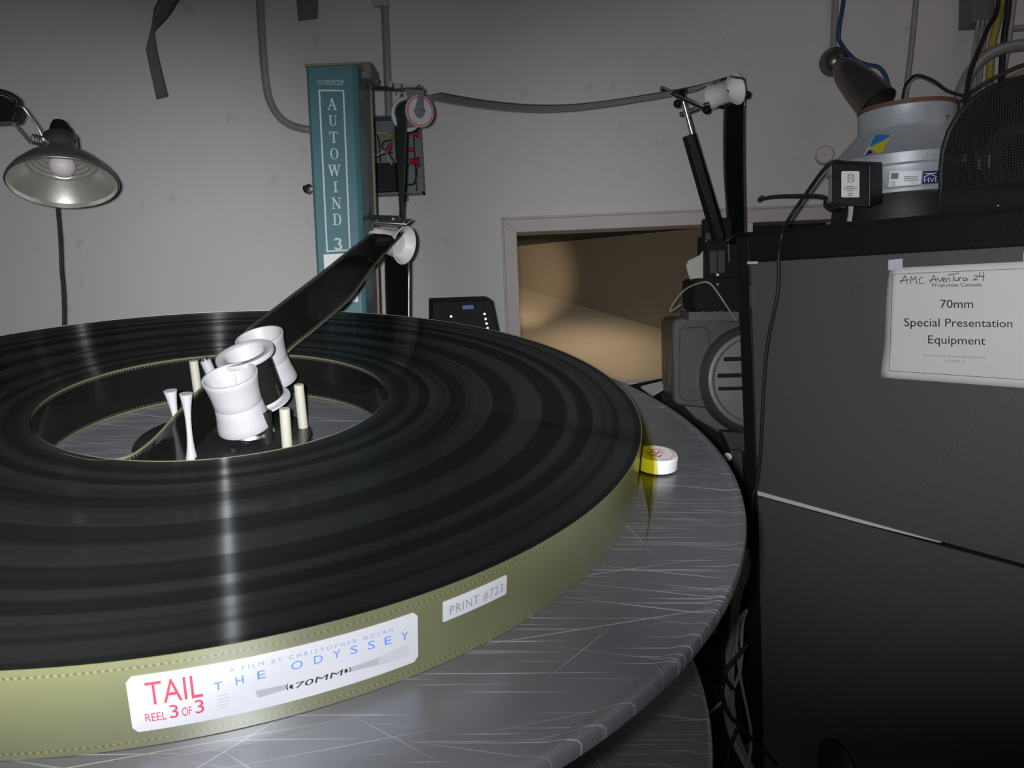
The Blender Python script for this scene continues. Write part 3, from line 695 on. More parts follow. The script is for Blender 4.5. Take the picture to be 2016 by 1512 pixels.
mb = MB(); mb.prism([PY(637, 501, YT - 0.001), PY(700, 498, YT - 0.001), PY(705, 594, YT - 0.001), PY(642, 597, YT - 0.001)], (0, 0.0008, 0)); build('white_sticker', mb, 'paper', tower)
# upper bracket and white tags on the side
mb = MB()
xs_ = pr_.x
u = P(712, 158, 1.95)
mb.box((xs_ - 0.001, YT + 0.06, P(0, 0, 1).z * 0 + P(715, 172, 1.92).z), (xs_ + 0.022, YT + 0.16, P(715, 142, 1.92).z))
mb.cyl(P(731, 176, 1.92), P(737, 140, 1.92), 0.006); mb.sphere(P(739, 160, 1.92), 0.009)
build('upper_bracket', mb, 'greypaint', tower, bevel=0.001)
for xa, xb in ((703, 709.5), (710.5, 716)):
    mb = MB(); mb.prism([P(xa, 143, 1.865), P(xb, 143, 1.865), P(xb, 169, 1.865), P(xa, 169, 1.865)], (0, 0.003, 0)); build('white_tag', mb, 'label', tower)
mb = MB(); mb.tube([P(733, 174, 1.92), P(765, 175, 1.86), P(826, 176, 1.80)], 0.0042, 12, smooth=False); mb.tube([P(735, 171.5, 1.93), P(775, 172, 1.86)], 0.003, 8, smooth=False)
mb.box((-0.004, -0.004, -0.010), (0.004, 0.004, 0.010), Matrix.Translation(P(769, 170, 1.86))); mb.cyl(P(825, 179, 1.8), P(825, 167, 1.8), 0.0028)
for q in ((783, 170), (800, 173), (812, 174)): mb.box((-0.008, -0.006, -0.006), (0.008, 0.006, 0.006), Matrix.Translation(P(*q, 1.83)))
build('upper_arm', mb, 'steel', tower)
mb = MB(); mb.prism([P(797, 178, 1.795), P(834, 180, 1.775), P(834, 227, 1.775), P(828, 233, 1.775), P(820, 230, 1.775), P(803, 194, 1.79)], (0, 0.003, 0)); mb.prism([P(785, 175, 1.84), P(797, 178, 1.795), P(834, 180, 1.775), P(832, 175, 1.80)], (0, 0, 0.003))
build('fork_plate', mb, 'boxgrey', tower)
# pulley
fc, bc = P(827, 219, 1.79), P(800, 226, 1.855); pul_f, pul_b = fc, bc; ax = (fc - bc); L_ = ax.length
mb = MB(); mb.lathe(bc, ax, [(0.006, -0.004), (0.040, -0.004), (0.041, 0.0), (0.040, 0.004), (0.0325, 0.006), (0.0315, 0.010), (0.0315, L_ - 0.010), (0.0325, L_ - 0.006), (0.0365, L_ - 0.004), (0.0365, L_), (0.006, L_)], 64, close=True); pul = build('pulley', mb, 'clearplastic', tower, label='milky white pulley wheel with a red ring')
mb = MB(); mb.lathe(bc, ax, [(0.0305, L_ - 0.001), (0.0305, L_ + 0.0012), (0.0345, L_ + 0.0012), (0.0345, L_ - 0.001)], 64, close=True); build('red_ring', mb, 'redring', pul)
a_ = ax.normalized(); mb = MB(); mb.cyl(fc, fc + a_ * 0.012, 0.009, seg=6); mb.cyl(fc + a_ * 0.012, fc + a_ * 0.018, 0.005); mb.cyl(bc - a_ * 0.02, fc, 0.005); build('axle_nut', mb, 'steel', pul)
mb = MB(); mb.cyl(P(783, 184, 1.81), P(785, 185, 1.80), 0.005); build('bolt', mb, 'chrome', tower)
# lower bracket, arm and flared roller
mb = MB(); mb.tube([P(728, 405, 1.95), P(730, 425, 1.92), P(735, 431, 1.88), P(788, 433, 1.80)], 0.005, 10, n=4); mb.tube([P(736, 427, 1.90), P(785, 429, 1.82)], 0.0055, 10, smooth=False); mb.sphere(P(774, 431, 1.80), 0.006); mb.box((-0.006, -0.02, -0.02), (0.006, 0.02, 0.02), Matrix.Translation(P(728, 400, 1.97)))
build('lower_arm', mb, 'steel', tower)
mb = MB(); mb.prism([P(736, 437, 1.82), P(812, 433, 1.80), P(800, 443, 1.72), P(737, 440, 1.72)], (0, 0, 0.003)); mb.tube([P(734, 440, 1.71), P(800, 445, 1.71)], 0.003, 8, smooth=False); mb.tube([P(734, 436, 1.74), P(733, 455, 1.74)], 0.003, 8, smooth=False)
mb.cyl(P(742, 440, 1.75), P(742, 433, 1.75), 0.003); mb.cyl(P(794, 442, 1.73), P(794, 436, 1.73), 0.003)
build('guide_plate', mb, 'chrome', tower)
ra, rb_ = P(738, 471, 1.772), P(797, 483, 1.735); ax = rb_ - ra; L_ = ax.length
prof = [(0.004, 0), (0.0275, 0), (0.0285, 0.004), (0.029, 0.02), (0.0290, L_ * 0.5), (0.034, L_ - 0.018), (0.043, L_ - 0.003), (0.0445, L_), (0.042, L_ + 0.0005), (0.036, L_ - 0.006), (0.028, L_ - 0.02), (0.004, L_ - 0.02)]
mb = MB(); mb.lathe(ra, ax, prof, 64, close=True); build('lower_roller', mb, 'white', tower, label='flared white roller under the lower arm', angle=50)
mb = MB(); mb.tube([P(611, 364, 1.9), P(603, 366, 1.9), P(598, 372, 1.9), P(604, 379, 1.9), P(611, 374, 1.9)], 0.0028, 8); mb.sphere(P(600, 369, 1.9), 0.005); build('hook', mb, 'blackmetal', tower)
# arms that carry the decks
for z in (-0.105, -0.455):
    a, b = dw(0, 0, z), V((pl.x * 0.5 + pr_.x * 0.5, YT + 0.05, dw(0, 0.75, z - 0.03).z)); mb = MB(); mb.tube([a, b], 0.028, 12, smooth=False); build('deck_arm', mb, 'darkgrey', tower)

# film from the reel over the lower roller and down
EA = [(478, 655, 1.17), (500, 636, 1.19), (560, 590, 1.28), (640, 529, 1.47), (700, 481, 1.66), (738, 453, 1.765)]
EB = [(552, 716, 1.15), (574, 688, 1.17), (628, 644, 1.26), (692, 588, 1.44), (738, 524, 1.60), (792, 463, 1.705)]
A = catmull([P(*e) for e in EA], 8); B = catmull([P(*e) for e in EB], 8)
over = [((740, 447, 1.80), (797, 456, 1.735)), ((745, 452, 1.845), (803, 460, 1.78)), ((755, 480, 1.86), (806, 485, 1.80)), ((757, 515, 1.862), (806, 515, 1.815)), ((758, 565, 1.865), (806, 565, 1.825)), ((760, 640, 1.87), (806, 640, 1.835)), ((762, 800, 1.88), (806, 800, 1.85))]
oa = catmull([P(*e[0]) for e in over], 6); ob = catmull([P(*e[1]) for e in over], 6)
build('film_strand', MB().ribbon(A + oa, B + ob, 8), 'film', label='wide black film strand rising from the reel to the tower roller and dropping behind it', cat='film', solid=0.0004)
# film from the right stand across to the pulley, then twisting down
ts = [(1447, 160), (1420, 157), (1380, 171), (1335, 181), (1280, 190.5), (1200, 203), (1120, 212), (1040, 213), (960, 206), (900, 197), (862, 190)]
A, B = [], []
n = len(ts)
for i, (x, y) in enumerate(ts):
    f = i / (n - 1); c = P(x, y, 2.01 - 0.19 * f)
    ang = 0.0; hw = 0.034
    dirv = V((0.42, -0.9, 0)) .lerp(V((0.35, -0.93, 0)), f).normalized() if i < 2 else V((0.10 + 0.25 * f, -0.97, 0.03)).normalized()
    A.append(c - dirv * hw); B.append(c + dirv * hw)
A, B = catmull(A, 5), catmull(B, 5)
pax = (pul_f - pul_b).normalized(); phv = V((0, 0, 1)).cross(pax).normalized(); phv = phv if phv.x < 0 else -phv; pzv = V((0, 0, 1))
pl_len = (pul_f - pul_b).length
for dg in (80, 100, 120, 140, 160, 180):
    e = (phv * -math.cos(math.radians(dg)) + pzv * math.sin(math.radians(dg))) * 0.0352
    A.append(pul_b + pax * 0.006 + e); B.append(pul_b + pax * (pl_len - 0.007) + e)
up_ = [((777, 246, 1.852), (802, 240, 1.80)), ((778, 285, 1.85), (799, 285, 1.80)), ((781, 330, 1.84), (798, 330, 1.80)), ((784, 375, 1.83), (796, 375, 1.81)), ((786, 420, 1.84), (793, 420, 1.81)), ((782, 470, 1.90), (797, 470, 1.87)), ((770, 520, 1.92), (800, 520, 1.89)), ((768, 640, 1.92), (800, 640, 1.90))]
A += catmull([P(*e[0]) for e in up_], 6); B += catmull([P(*e[1]) for e in up_], 6)
pre = [((1428, 480, 1.90), (1468, 482, 1.86)), ((1430, 430, 1.90), (1468, 430, 1.86)), ((1424, 330, 1.90), (1466, 330, 1.85)), ((1424, 230, 1.90), (1466, 230, 1.84)), ((1428, 200, 1.885), (1467, 195, 1.83)), ((1426, 170, 1.865), (1468, 168, 1.815))]
PQ = lambda x, y, d: P(x, y, d * 1.12)
A = catmull([PQ(*e[0]) for e in pre], 6)[:-1] + A; B = catmull([PQ(*e[1]) for e in pre], 6)[:-1] + B
fs = build('film_strand', MB().ribbon(A, B, 6), 'filmgrey', label='sagging film strand between the tower pulley and the roller stand on the right', cat='film', solid=0.0004)

fs.data.materials.append(M['film']); xm = P(1420, 300, 2.1).x
for p in fs.data.polygons:
    if (fs.matrix_basis @ p.center).x > xm: p.material_index = 1

# ================================================================== ROLLER STAND AND PROJECTOR ON THE RIGHT
def PB(px, py, d): return P(px, py, d * 1.12)
stand = thing('roller_stand', PB(1412, 470, 1.87), 'slanted black stand holding a flared white roller beside the console', 'roller stand')
mb = MB(); mb.cyl(PB(1356, 266, 1.80), PB(1416, 470, 1.87), 0.0185, 0.021, 6); build('black_arm', mb, 'blackmetal', stand, bevel=0.001)
for a, b in (((1365, 272, 1.80), (1343, 192, 1.78)), ((1302, 174, 1.74), (1388, 214, 1.80)), ((1339, 226, 1.84), (1398, 204, 1.80))):
    mb = MB(); mb.tube([PB(*a), PB(*b)], 0.0068, 12, smooth=False); build('rod', mb, 'chrome', stand)
for x, y, d, r_ in ((1340, 190, 1.77, 0.012), (1334, 204, 1.76, 0.011), (1391, 216, 1.79, 0.0115)):
    mb = MB(); mb.sphere(PB(x, y, d), r_); build('clamp_knob', mb, 'black', stand)
ra, rb_ = PB(1402, 190, 1.82), PB(1449, 174, 1.765); ax = rb_ - ra; L_ = ax.length
prof = [(0.004, 0), (0.033, 0), (0.034, 0.003), (0.030, 0.014), (0.0285, L_ * 0.5), (0.032, L_ - 0.016), (0.040, L_ - 0.003), (0.0418, L_), (0.039, L_), (0.029, L_ - 0.012), (0.008, L_ - 0.030), (0.004, L_ - 0.030)]
mb = MB(); mb.lathe(ra, ax, prof, 56, close=True); rr = build('roller', mb, 'white', stand, label='flared white roller', angle=50)
mb = MB(); mb.cyl(ra - ax.normalized() * 0.01, rb_ - ax.normalized() * 0.026, 0.0045); build('axle', mb, 'blackmetal', rr)
mb = MB(); mb.sphere(PB(1470, 187, 1.83), 0.011); mb.tube([PB(1470, 187, 1.83), PB(1424, 212, 1.85), PB(1398, 205, 1.81)], 0.0045, 8, smooth=False); build('rear_knob', mb, 'black', stand)

proj = thing('film_projector', (PB(1440, 900, 2.05).x, PB(1440, 900, 2.05).y, 0), 'grey film projector with round louvred motor behind the left edge of the console', 'projector')
mb = MB()
def slabpx(mb, pts, d, depth): mb.prism([PB(x, y, d) for x, y in pts], V((0, depth, 0)))
slabpx(mb, [(1390, 462), (1455, 466), (1455, 545), (1390, 548)], 1.92, 0.10); slabpx(mb, [(1366, 552), (1372, 548), (1475, 545), (1475, 614), (1370, 612), (1366, 600)], 1.90, 0.14)
slabpx(mb, [(1388, 430), (1418, 428), (1450, 430), (1450, 470), (1388, 470)], 1.89, 0.04)
build('film_head', mb, 'blackmatte', proj, bevel=0.002)
for q_, d in (([(1397, 494), (1411, 493), (1411, 537), (1398, 538)], 1.917), ([(1413, 493), (1427, 493), (1427, 537), (1413, 537)], 1.917), ([(1389, 459), (1408, 459), (1408, 470), (1389, 472)], 1.887)):
    mb = MB(); slabpx(mb, q_, d, 0.003); build('gate_plate', mb, 'darkgrey', proj)
for x, y, r_ in ((1413, 541, 0.008), (1413, 560, 0.006), (1391, 474, 0.004), (1433, 473, 0.004)):
    mb = MB(); mb.lathe(PB(x, y, 1.90), PB(x, y, 1.88) - PB(x, y, 1.90), [(0, 0), (r_, 0), (r_, 0.010), (r_ * 0.6, 0.016), (0, 0.018)], 20); build('knob', mb, 'steel', proj)
for x in (1384, 1408, 1420):
    mb = MB(); mb.sphere(PB(x, 613, 1.885), 0.0027); build('screw', mb, 'steel', proj)
for a, b in (((1436, 471, 1.88), (1446, 463, 1.88)), ((1434.5, 480, 1.88), (1436, 516, 1.88))):
    mb = MB(); mb.tube([PB(*a), PB(*b)], 0.0021, 6, smooth=False); build('lever', mb, 'chrome', proj)
mb = MB(); slabpx(mb, [(1351, 522), (1356, 512), (1366, 508), (1378, 502), (1388, 488), (1390, 548), (1360, 551), (1355, 540)], 1.95, 0.006); build('pale_cover', mb, 'wirewhite', proj, bevel=0.002)
mb = MB(); mb.tube([PB(1340, 600, 1.92), PB(1322, 612, 1.92), PB(1320, 608, 1.92), PB(1332, 588, 1.92), PB(1352, 568, 1.90), PB(1378, 557, 1.87), PB(1396, 557, 1.86), PB(1412, 575, 1.86), PB(1432, 605, 1.86), PB(1450, 632, 1.87)], 0.0024, 8); build('grey_wire', mb, 'cable', proj)
mb = MB(); slabpx(mb, [(1356, 614), (1455, 612), (1455, 632), (1356, 632)], 1.92, 0.12); build('mount_plate', mb, 'greypaint', proj, bevel=0.002)
mb = MB(); slabpx(mb, [(1323, 640), (1328, 629), (1340, 625), (1460, 632), (1460, 800), (1430, 808), (1372, 802), (1334, 798), (1325, 788)], 1.94, 0.16); gb = build('gearbox', mb, 'motor', proj, bevel=0.006)
mb = MB(); slabpx(mb, [(1338, 652), (1345, 645), (1385, 643), (1398, 652), (1398, 780), (1365, 792), (1345, 788), (1338, 778)], 1.936, 0.008); build('gearbox_panel', mb, 'motor', gb, bevel=0.003)
mb = MB(); slabpx(mb, [(1318, 662), (1324, 660), (1324, 756), (1316, 758)], 1.98, 0.05); build('side_lug', mb, 'greypaint', gb)
mc, mbk = PB(1494, 748, 1.86), PB(1474, 746, 2.03); ax = mbk - mc; L_ = ax.length
mb = MB(); mb.lathe(mc, ax, [(r_ * 1.36, t_) for r_, t_ in ((0.088, 0.012), (0.088, 0.002), (0.093, 0.0), (0.100, 0.002), (0.108, 0.018), (0.116, 0.05), (0.122, L_), (0.0, L_), (0, 0.02), (0.088, 0.02))], 72); mo = build('motor_housing', mb, 'motor', proj)
mb = MB()
a_ = ax.normalized(); hx = V((0, 0, 1)).cross(a_).normalized(); hx = hx if hx.x > 0 else -hx
for k, py in enumerate((672, 705, 738, 765, 796, 820)):
    dz = -(PB(1494, 748, 1.86) - PB(1494, py, 1.86)).z; c_ = mc + a_ * 0.019 + V((0, 0, dz)) ; hw = math.sqrt(max(0.0001, 0.110**2 - dz * dz))
    mb.prism([c_ - hx * hw - V((0, 0, 0.006)), c_ + hx * hw - V((0, 0, 0.006)), c_ + hx * hw + V((0, 0, 0.006)), c_ - hx * hw + V((0, 0, 0.006))], -a_ * 0.002)
build('louvre_slots', mb, 'blackmatte', mo)
mb = MB(); slabpx(mb, [(1345, 798), (1440, 800), (1470, 862), (1440, 868), (1400, 842), (1370, 825)], 1.97, 0.12); build('cast_foot', mb, 'greypaint', proj, bevel=0.006)
mb = MB(); slabpx(mb, [(1422, 850), (1475, 852), (1480, 890), (1440, 890)], 1.93, 0.1); slabpx(mb, [(1437, 886), (1462, 886), (1466, 968), (1460, 975)], 1.92, 0.02); build('foot_bracket', mb, 'darkgrey', proj, bevel=0.003)
mb = MB(); mb.cyl(PB(1432, 900, 1.93), PB(1432, 900, 1.90), 0.012); build('foot_knob', mb, 'steel', proj)
mb = MB(); slabpx(mb, [(1302, 772), (1330, 786), (1440, 800), (1472, 905), (1420, 905), (1302, 832)], 1.99, 0.015); build('base_block', mb, 'blackmatte', proj)
px0 = PB(1452, 900, 2.0); mb = MB(); mb.box((px0.x - 0.03, px0.y + 0.02, 0.0), (px0.x + 0.10, px0.y + 0.14, px0.z + 0.05)); build('pedestal', mb, 'blackmatte', proj, bevel=0.004)
# small things lying on the port sill
sill = [((1278, 775), (1318, 760), 'pale grey folded card lying on the port sill beside the projector', 0.018, 'greypaint'), ((1300, 798), (1325, 787), 'small grey block lying at the edge of the upper platter below the projector', 0.02, 'motor')]
mb = MB(); mb.prism([P(1228, 760, 2.36), P(1318, 742, 2.40), P(1300, 810, 2.24), P(1270, 810, 2.24)], (0, 0, -0.02)); q = P(1288, 775, 2.32); mb.cyl(q - V((0, 0, 0.01)), V((q.x, q.y, 0)), 0.02)
build('side_shelf', mb, 'blackmatte', label='dark narrow shelf between the port and the upper platter rim', cat='shelf')
mb = MB(); mb.prism([P(1262, 764, 2.33), P(1306, 753, 2.33), P(1306, 768, 2.30), P(1284, 781, 2.29)], (0, 0, 0.006)); build('folded_card', mb, 'wirewhite', label='pale folded card lying on the dark shelf by the projector', cat='card')

# ================================================================== CONSOLE
eX = V((math.sin(math.radians(30.8)), -math.cos(math.radians(30.8)), 0)); nF = V((-eX.y * -1, 0, 0))
nF = V((eX.y, -eX.x, 0)).normalized()
if nF.y > 0: nF = -nF                       # points to the camera
A0 = P(1474, 515, 1.80)
def PF(px, py, off=0.0):                    # pixel's ray against the console's front plane (off toward the camera)
    r_ = ray(px, py); q = A0 + nF * off; return CAM + r_ * ((q - CAM).dot(nF) / r_.dot(nF))
con = thing('console_cabinet', V((PF(1750, 1000).x, PF(1750, 1000).y, 0)) - nF * 0.25, 'large dark grey projection console cabinet on the right with a white notice on its front', 'cabinet')
def fpanel(pts, off, thick): m_ = MB(); m_.prism([PF(x, y, off) for x, y in pts], -nF * thick); return m_
XR = 2250
def lin(p, q, x): return p[1] + (q[1] - p[1]) * (x - p[0]) / (q[0] - p[0])
topR = lin((1450, 459), (2016, 405), XR); bandR = lin((1475, 516), (2016, 483), XR); seamR = lin((1490, 970), (2016, 1115), XR)
def floor_y(x):                             # picture row where the front plane meets the floor
    lo, hi = 600, 6000
    for _ in range(60):
        m_ = (lo + hi) / 2
        if PF(x, m_).z > 0: lo = m_
        else: hi = m_
    return lo
fy0, fy1 = floor_y(1520), floor_y(XR)
mb = fpanel([(1456, 470), (XR, topR + 6), (XR, fy1), (1500, floor_y(1500))], -0.006, 0.42); build('body', mb, 'blackpanel', con, bevel=0.002)
fpy = lambda x: floor_y(x)
build('corner_post', fpanel([(1449, 460), (1473, 458), (1475, 516), (1490, 970), (1506, floor_y(1506) - 2), (1484, floor_y(1484) - 2), (1466, 900)], 0.004, 0.03), 'blackpanel', con, bevel=0.0015)
build('fascia', fpanel([(1473, 457), (XR, topR), (XR, bandR), (1475, 514)], 0.004, 0.03), 'blackpanel', con, label='black band along the top', bevel=0.0015)
build('upper_panel', fpanel([(1475.5, 517), (XR, bandR + 2), (XR, seamR - 4), (1490, 966)], 0.0, 0.012), 'panel', con, label='grey textured upper panel', bevel=0.001)
build('lower_panel', fpanel([(1491, 977), (XR, seamR + 4), (XR, fpy(XR) - 40), (1506, fpy(1506) - 20)], 0.0, 0.012), 'panel', con, label='grey textured lower panel', bevel=0.001)
build('seam_gleam', fpanel([(1490, 966.5), (1700, 1025), (1850, 1067), (1850, 1068.5), (1700, 1031), (1490, 974.5)], 0.002, 0.01), 'white', con, label='light along the seam between the panels, painted as a white wedge')  # tapering white wedge puts the bright light at the seam into colour
build('top_plate', MB().prism([PF(1450, 459, 0.004), PF(XR, topR, 0.004), PF(XR, topR, 0.004) - nF * 0.43, PF(1450, 459, 0.004) - nF * 0.43], (0, 0, -0.012)), 'blackpanel', con)
build('latch_tab', fpanel([(1471, 515), (1489, 514.5), (1489, 519.5), (1471, 520)], 0.008, 0.006), 'label', con, label='small white latch tab')
build('edge_strike', fpanel([(1474.5, 562), (1476.5, 562), (1477.5, 605), (1475.5, 605)], 0.006, 0.004), 'steel', con)
# paper notice
note = thing('paper_notice', PF(1880, 640, 0.002), 'white printed notice taped to the front of the console', 'notice')
def sheet(u, v):
    l = [(1752, 528), (1747, 560), (1744, 610), (1742, 670), (1738, 705), (1733, 743)]
    i = min(4, int(v * 5)); f = v * 5 - i; xl, yl = l[i][0] + (l[i + 1][0] - l[i][0]) * f, l[i][1] + (l[i + 1][1] - l[i][1]) * f
    xr, yr = 2032, 514 + v * (765 - 514); curl = 0.004 + 0.007 * max(0, v - 0.6) * (1 - u)**2 + 0.002 * math.sin(v * 9 + u * 3) * (1 - u)
    return PF(xl + (xr - xl) * u, yl + (yr - yl) * u, curl)
mb = MB(); mb.grid2(sheet, [i / 16 for i in range(17)], [i / 16 for i in range(17)]); build('sheet', mb, 'paper', note, solid=0.0004)
mb = MB(); mb.prism([PF(1749, 512, 0.0075), PF(1777, 509, 0.0075), PF(1777, 529, 0.0075), PF(1749, 532, 0.0075)], nF * 0.0003); build('tape', mb, 'label', note); mb = MB(); mb.prism([PF(2015, 497, 0.0075), PF(2040, 495, 0.0075), PF(2040, 518, 0.0075), PF(2015, 520, 0.0075)], nF * 0.0003); build('tape', mb, 'label', note)
def note_map(x, y): return PF(x, y, 0.0085)
mb = MB(); Z8 = lambda x, y: (1450 + x / 3.436, 360 + y / 3.436)
for s, b_, e_, cp, spc in (('Projection Console', (1322, 703), (1660, 700), 24, 1.0), ('70mm', (1378, 846), (1600, 846), 55, 1.0), ('Special Presentation', (1134, 970), (1866, 978), 55, 1.0), ('Equipment', (1296, 1086), (1683, 1096), 55, 1.0)):
    pxflat(mb, [text_px(s, Z8(*b_), Z8(*e_), cp / 3.436, spc)], note_map)
pxflat(mb, strokes([[(1757, 540), (1755, 610), (1753, 670), (1750, 730), (2030, 748.5)], [(1757, 540), (2030, 528)]], 0.9), note_map)
build('printed_text', mb, 'ink', note, flip=False)
mb = MB()
for s, b_, e_, cp in (('For removal call Boston Light & Sound, Inc.', (1265, 1172), (1690, 1190), 15), ('617-787-3131', (1408, 1212), (1548, 1218), 16)): pxflat(mb, [text_px(s, Z8(*b_), Z8(*e_), cp / 3.436)], note_map)
build('small_print', mb, 'inkgrey', note, flip=False)
hand = [[(1110, 682), (1140, 625), (1156, 684)], [(1100, 664), (1170, 655)], [(1176, 682), (1182, 634), (1198, 660), (1212, 632), (1220, 684)], [(1262, 634), (1234, 652), (1238, 680), (1272, 680)],
        [(1310, 676), (1335, 624), (1352, 674)], [(1304, 660), (1362, 650)], [(1360, 642), (1376, 670), (1394, 640)], [(1394, 660), (1412, 652), (1404, 640), (1392, 656), (1400, 672), (1418, 668)], [(1420, 670), (1425, 645), (1440, 645), (1446, 670)],
        [(1432, 624), (1504, 610)], [(1468, 616), (1465, 666)], [(1475, 640), (1478, 662), (1498, 660), (1500, 640)], [(1508, 662), (1512, 640), (1526, 642)], [(1556, 645), (1536, 645), (1532, 660), (1550, 662), (1558, 645), (1564, 662)],
        [(1604, 632), (1626, 625), (1628, 640), (1602, 658), (1634, 655)], [(1646, 605), (1640, 635), (1678, 632)], [(1669, 602), (1668, 662)]]
mb = MB(); pxflat(mb, strokes([[Z8(*p) for p in l_] for l_ in hand], 1.3), note_map); build('handwriting', mb, 'ink', note, flip=False, label='handwritten black marker line')
# ventilated hood on the console
hood = thing('lamp_hood', PF(1960, 415, -0.03) - nF * 0.12, 'rounded black perforated hood standing on the console, far right', 'hood')
HO = [(1849, 422), (1848, 335), (1852, 295), (1864, 257), (1884, 222), (1913, 192), (1946, 170), (1980, 156), (2016, 147), (2070, 142), (2140, 146), (2190, 160), (2190, 395)]
off = -0.03
def inset(pts, k):
    c_ = V((sum(p[0] for p in pts) / len(pts), sum(p[1] for p in pts) / len(pts))); return [tuple(c_ + (V(p) - c_) * k) for p in pts]
HI = [(1857, 374), (1856, 338), (1860, 300), (1871, 263), (1890, 230), (1918, 200), (1950, 179), (1982, 165), (2017, 156), (2070, 151), (2138, 155), (2182, 168), (2182, 338)]
mb = MB(); a = [mb.bm.verts.new(PF(x, y, off)) for x, y in HO]; b = [mb.bm.verts.new(PF(x, y, off)) for x, y in HI]; c = [mb.bm.verts.new(PF(x, y, off) - nF * 0.26) for x, y in HO]
n = len(HO)
for i in range(n):
    j = (i + 1) % n; mb.bm.faces.new((a[i], a[j], b[j], b[i])); mb.bm.faces.new((a[i], c[i], c[j], a[j]))
mb.bm.faces.new(c); build('shell', mb, 'blackpanel', hood, solid=0.002, flip=True)
mb = MB(); uvl = mb.bm.loops.layers.uv.verify(); f = mb.bm.faces.new([mb.bm.verts.new(PF(x, y, off - 0.001)) for x, y in HI])
o_ = PF(1857, 374, off)
for lp in f.loops: q = lp.vert.co - o_; lp[uvl].uv = (q.dot(eX), q.z)
build('perforated_panel', mb, 'mesh', hood, flip=False)
mb = MB()
mb.prism([PF(1968, 252, -0.07), PF(2060, 240, -0.07), PF(2060, 256, -0.07), PF(1968, 268, -0.07)], -nF * 0.01)
mb.box((-0.03, -0.01, -0.008), (0.0, 0.01, 0.006), Matrix.Translation(PF(1895, 312, -0.08)))
for q in ((1926, 308), (1928, 322), (1951, 318), (1920, 282)): mb.box((-0.004, -0.004, -0.012), (0.004, 0.004, 0.012), Matrix.Translation(PF(*q, -0.08)))
build('inner_fittings', mb, 'chrome', hood)
mb = MB(); cF = PF(2010, 310, -0.10); mb.lathe(cF, nF, [(0.03, 0), (0.06, 0), (0.062, 0.02), (0.058, 0.022), (0.03, 0.012)], 32, close=True); build('blower', mb, 'black', hood)
mb = MB(); mb.sphere(PF(1965, 405, off + 0.003), 0.003); build('screw', mb, 'chrome', hood)

# in-line duct fan
fc = P(1780, 395, 1.78); fz = P(1780, 428, 1.70).z; ctop = PF(1780, lin((1450, 459), (2016, 405), 1780), 0.004).z
fan = thing('duct_fan', V((fc.x, fc.y, ctop)), 'galvanised cone shaped duct fan standing on the console beside the black hood', 'duct fan')
k_ = 1.78 / F_PX
zb_ = V((fc.x, fc.y, ctop)); ZV = V((0, 0, 1)); top_z = P(1780, 222, 1.78).z
def hz(py): return P(1780, py, 1.78).z - ctop
mb = MB(); mb.lathe(zb_, ZV, [(0.142 , hz(392)), (0.168, hz(390)), (0.170, hz(384)), (0.166, hz(378)), (0.166, hz(342)), (0.170, hz(338)), (0.170, hz(320)), (0.160, hz(314)), (0.106, hz(266)), (0.103, hz(260)), (0.1035, hz(226)), (0.099, hz(222)), (0.099, hz(262)), (0.15, hz(316)), (0.15, hz(390))], 72, close=True); fb = build('housing', mb, 'galv', fan)
mb = MB(); mb.lathe(zb_, ZV, [(0.0985, hz(224)), (0.1045, hz(224)), (0.1045, hz(217)), (0.0985, hz(217))], 60, close=True); build('rim', mb, 'copper', fan)
mb = MB(); mb.lathe(zb_, ZV, [(0, 0), (0.160, 0), (0.163, 0.01), (0.155, hz(394)), (0, hz(394))], 60); build('rubber_base', mb, 'rubber', fan)
def fan_surf(px, py, off=0.001):            # a pixel's ray against the fan's wall (cylinder or cone)
    r_ = ray(px, py); best = None
    for i in range(1, 3000):
        t = 1.5 + i * 0.0001 * 1.2; q = CAM + r_ * (t / F_PX); h_ = q.z - ctop; d_ = math.hypot(q.x - fc.x, q.y - fc.y)
        for (r1_, h1_), (r2_, h2_) in (((0.166, hz(384)), (0.166, hz(342))), ((0.170, hz(338)), (0.170, hz(320))), ((0.160, hz(314)), (0.106, hz(266))), ((0.1035, hz(260)), (0.1035, hz(226)))):
            if h1_ <= h_ <= h2_ and d_ <= r1_ + (r2_ - r1_) * (h_ - h1_) / (h2_ - h1_) + off: return q
    return CAM + r_ * (1.62 / F_PX)
def fan_patch(pts4, off=0.0015, n=8):
    (ax_, ay), (bx, by), (cx_, cy_), (dx, dy) = pts4; m_ = MB()
    m_.grid2(lambda u, v: fan_surf((ax_ * (1 - u) + bx * u) * (1 - v) + (dx * (1 - u) + cx_ * u) * v, (ay * (1 - u) + by * u) * (1 - v) + (dy * (1 - u) + cy_ * u) * v, off), [i / n for i in range(n + 1)], [i / n for i in range(n + 1)]); return m_
LBL = build('rating_label', fan_patch([(1752, 337), (1815, 336), (1811, 377), (1748, 378)]), 'label', fan, label='white rating label')
mb = MB()
for y in range(5): mb.bm.faces.ensure_lookup_table(); w_ = (45, 50, 42, 50, 30)[y]; pts = [(1754, 358 + y * 3.6), (1754 + w_, 357.5 + y * 3.6), (1754 + w_, 358.7 + y * 3.6), (1754, 359.2 + y * 3.6)]; mb.poly([fan_surf(*p, 0.0025) for p in pts])
for y in range(3): mb.poly([fan_surf(*p, 0.0025) for p in [(1780, 347 + y * 3.6), (1808, 346.5 + y * 3.6), (1808, 348.2 + y * 3.6), (1780, 348.8 + y * 3.6)]])
build('small_print', mb, 'inkgrey', LBL, flip=False)
build('label_logo', fan_patch([(1755, 341), (1769, 340.5), (1768, 352), (1754, 352.5)], 0.0025, 3), 'olive', LBL)
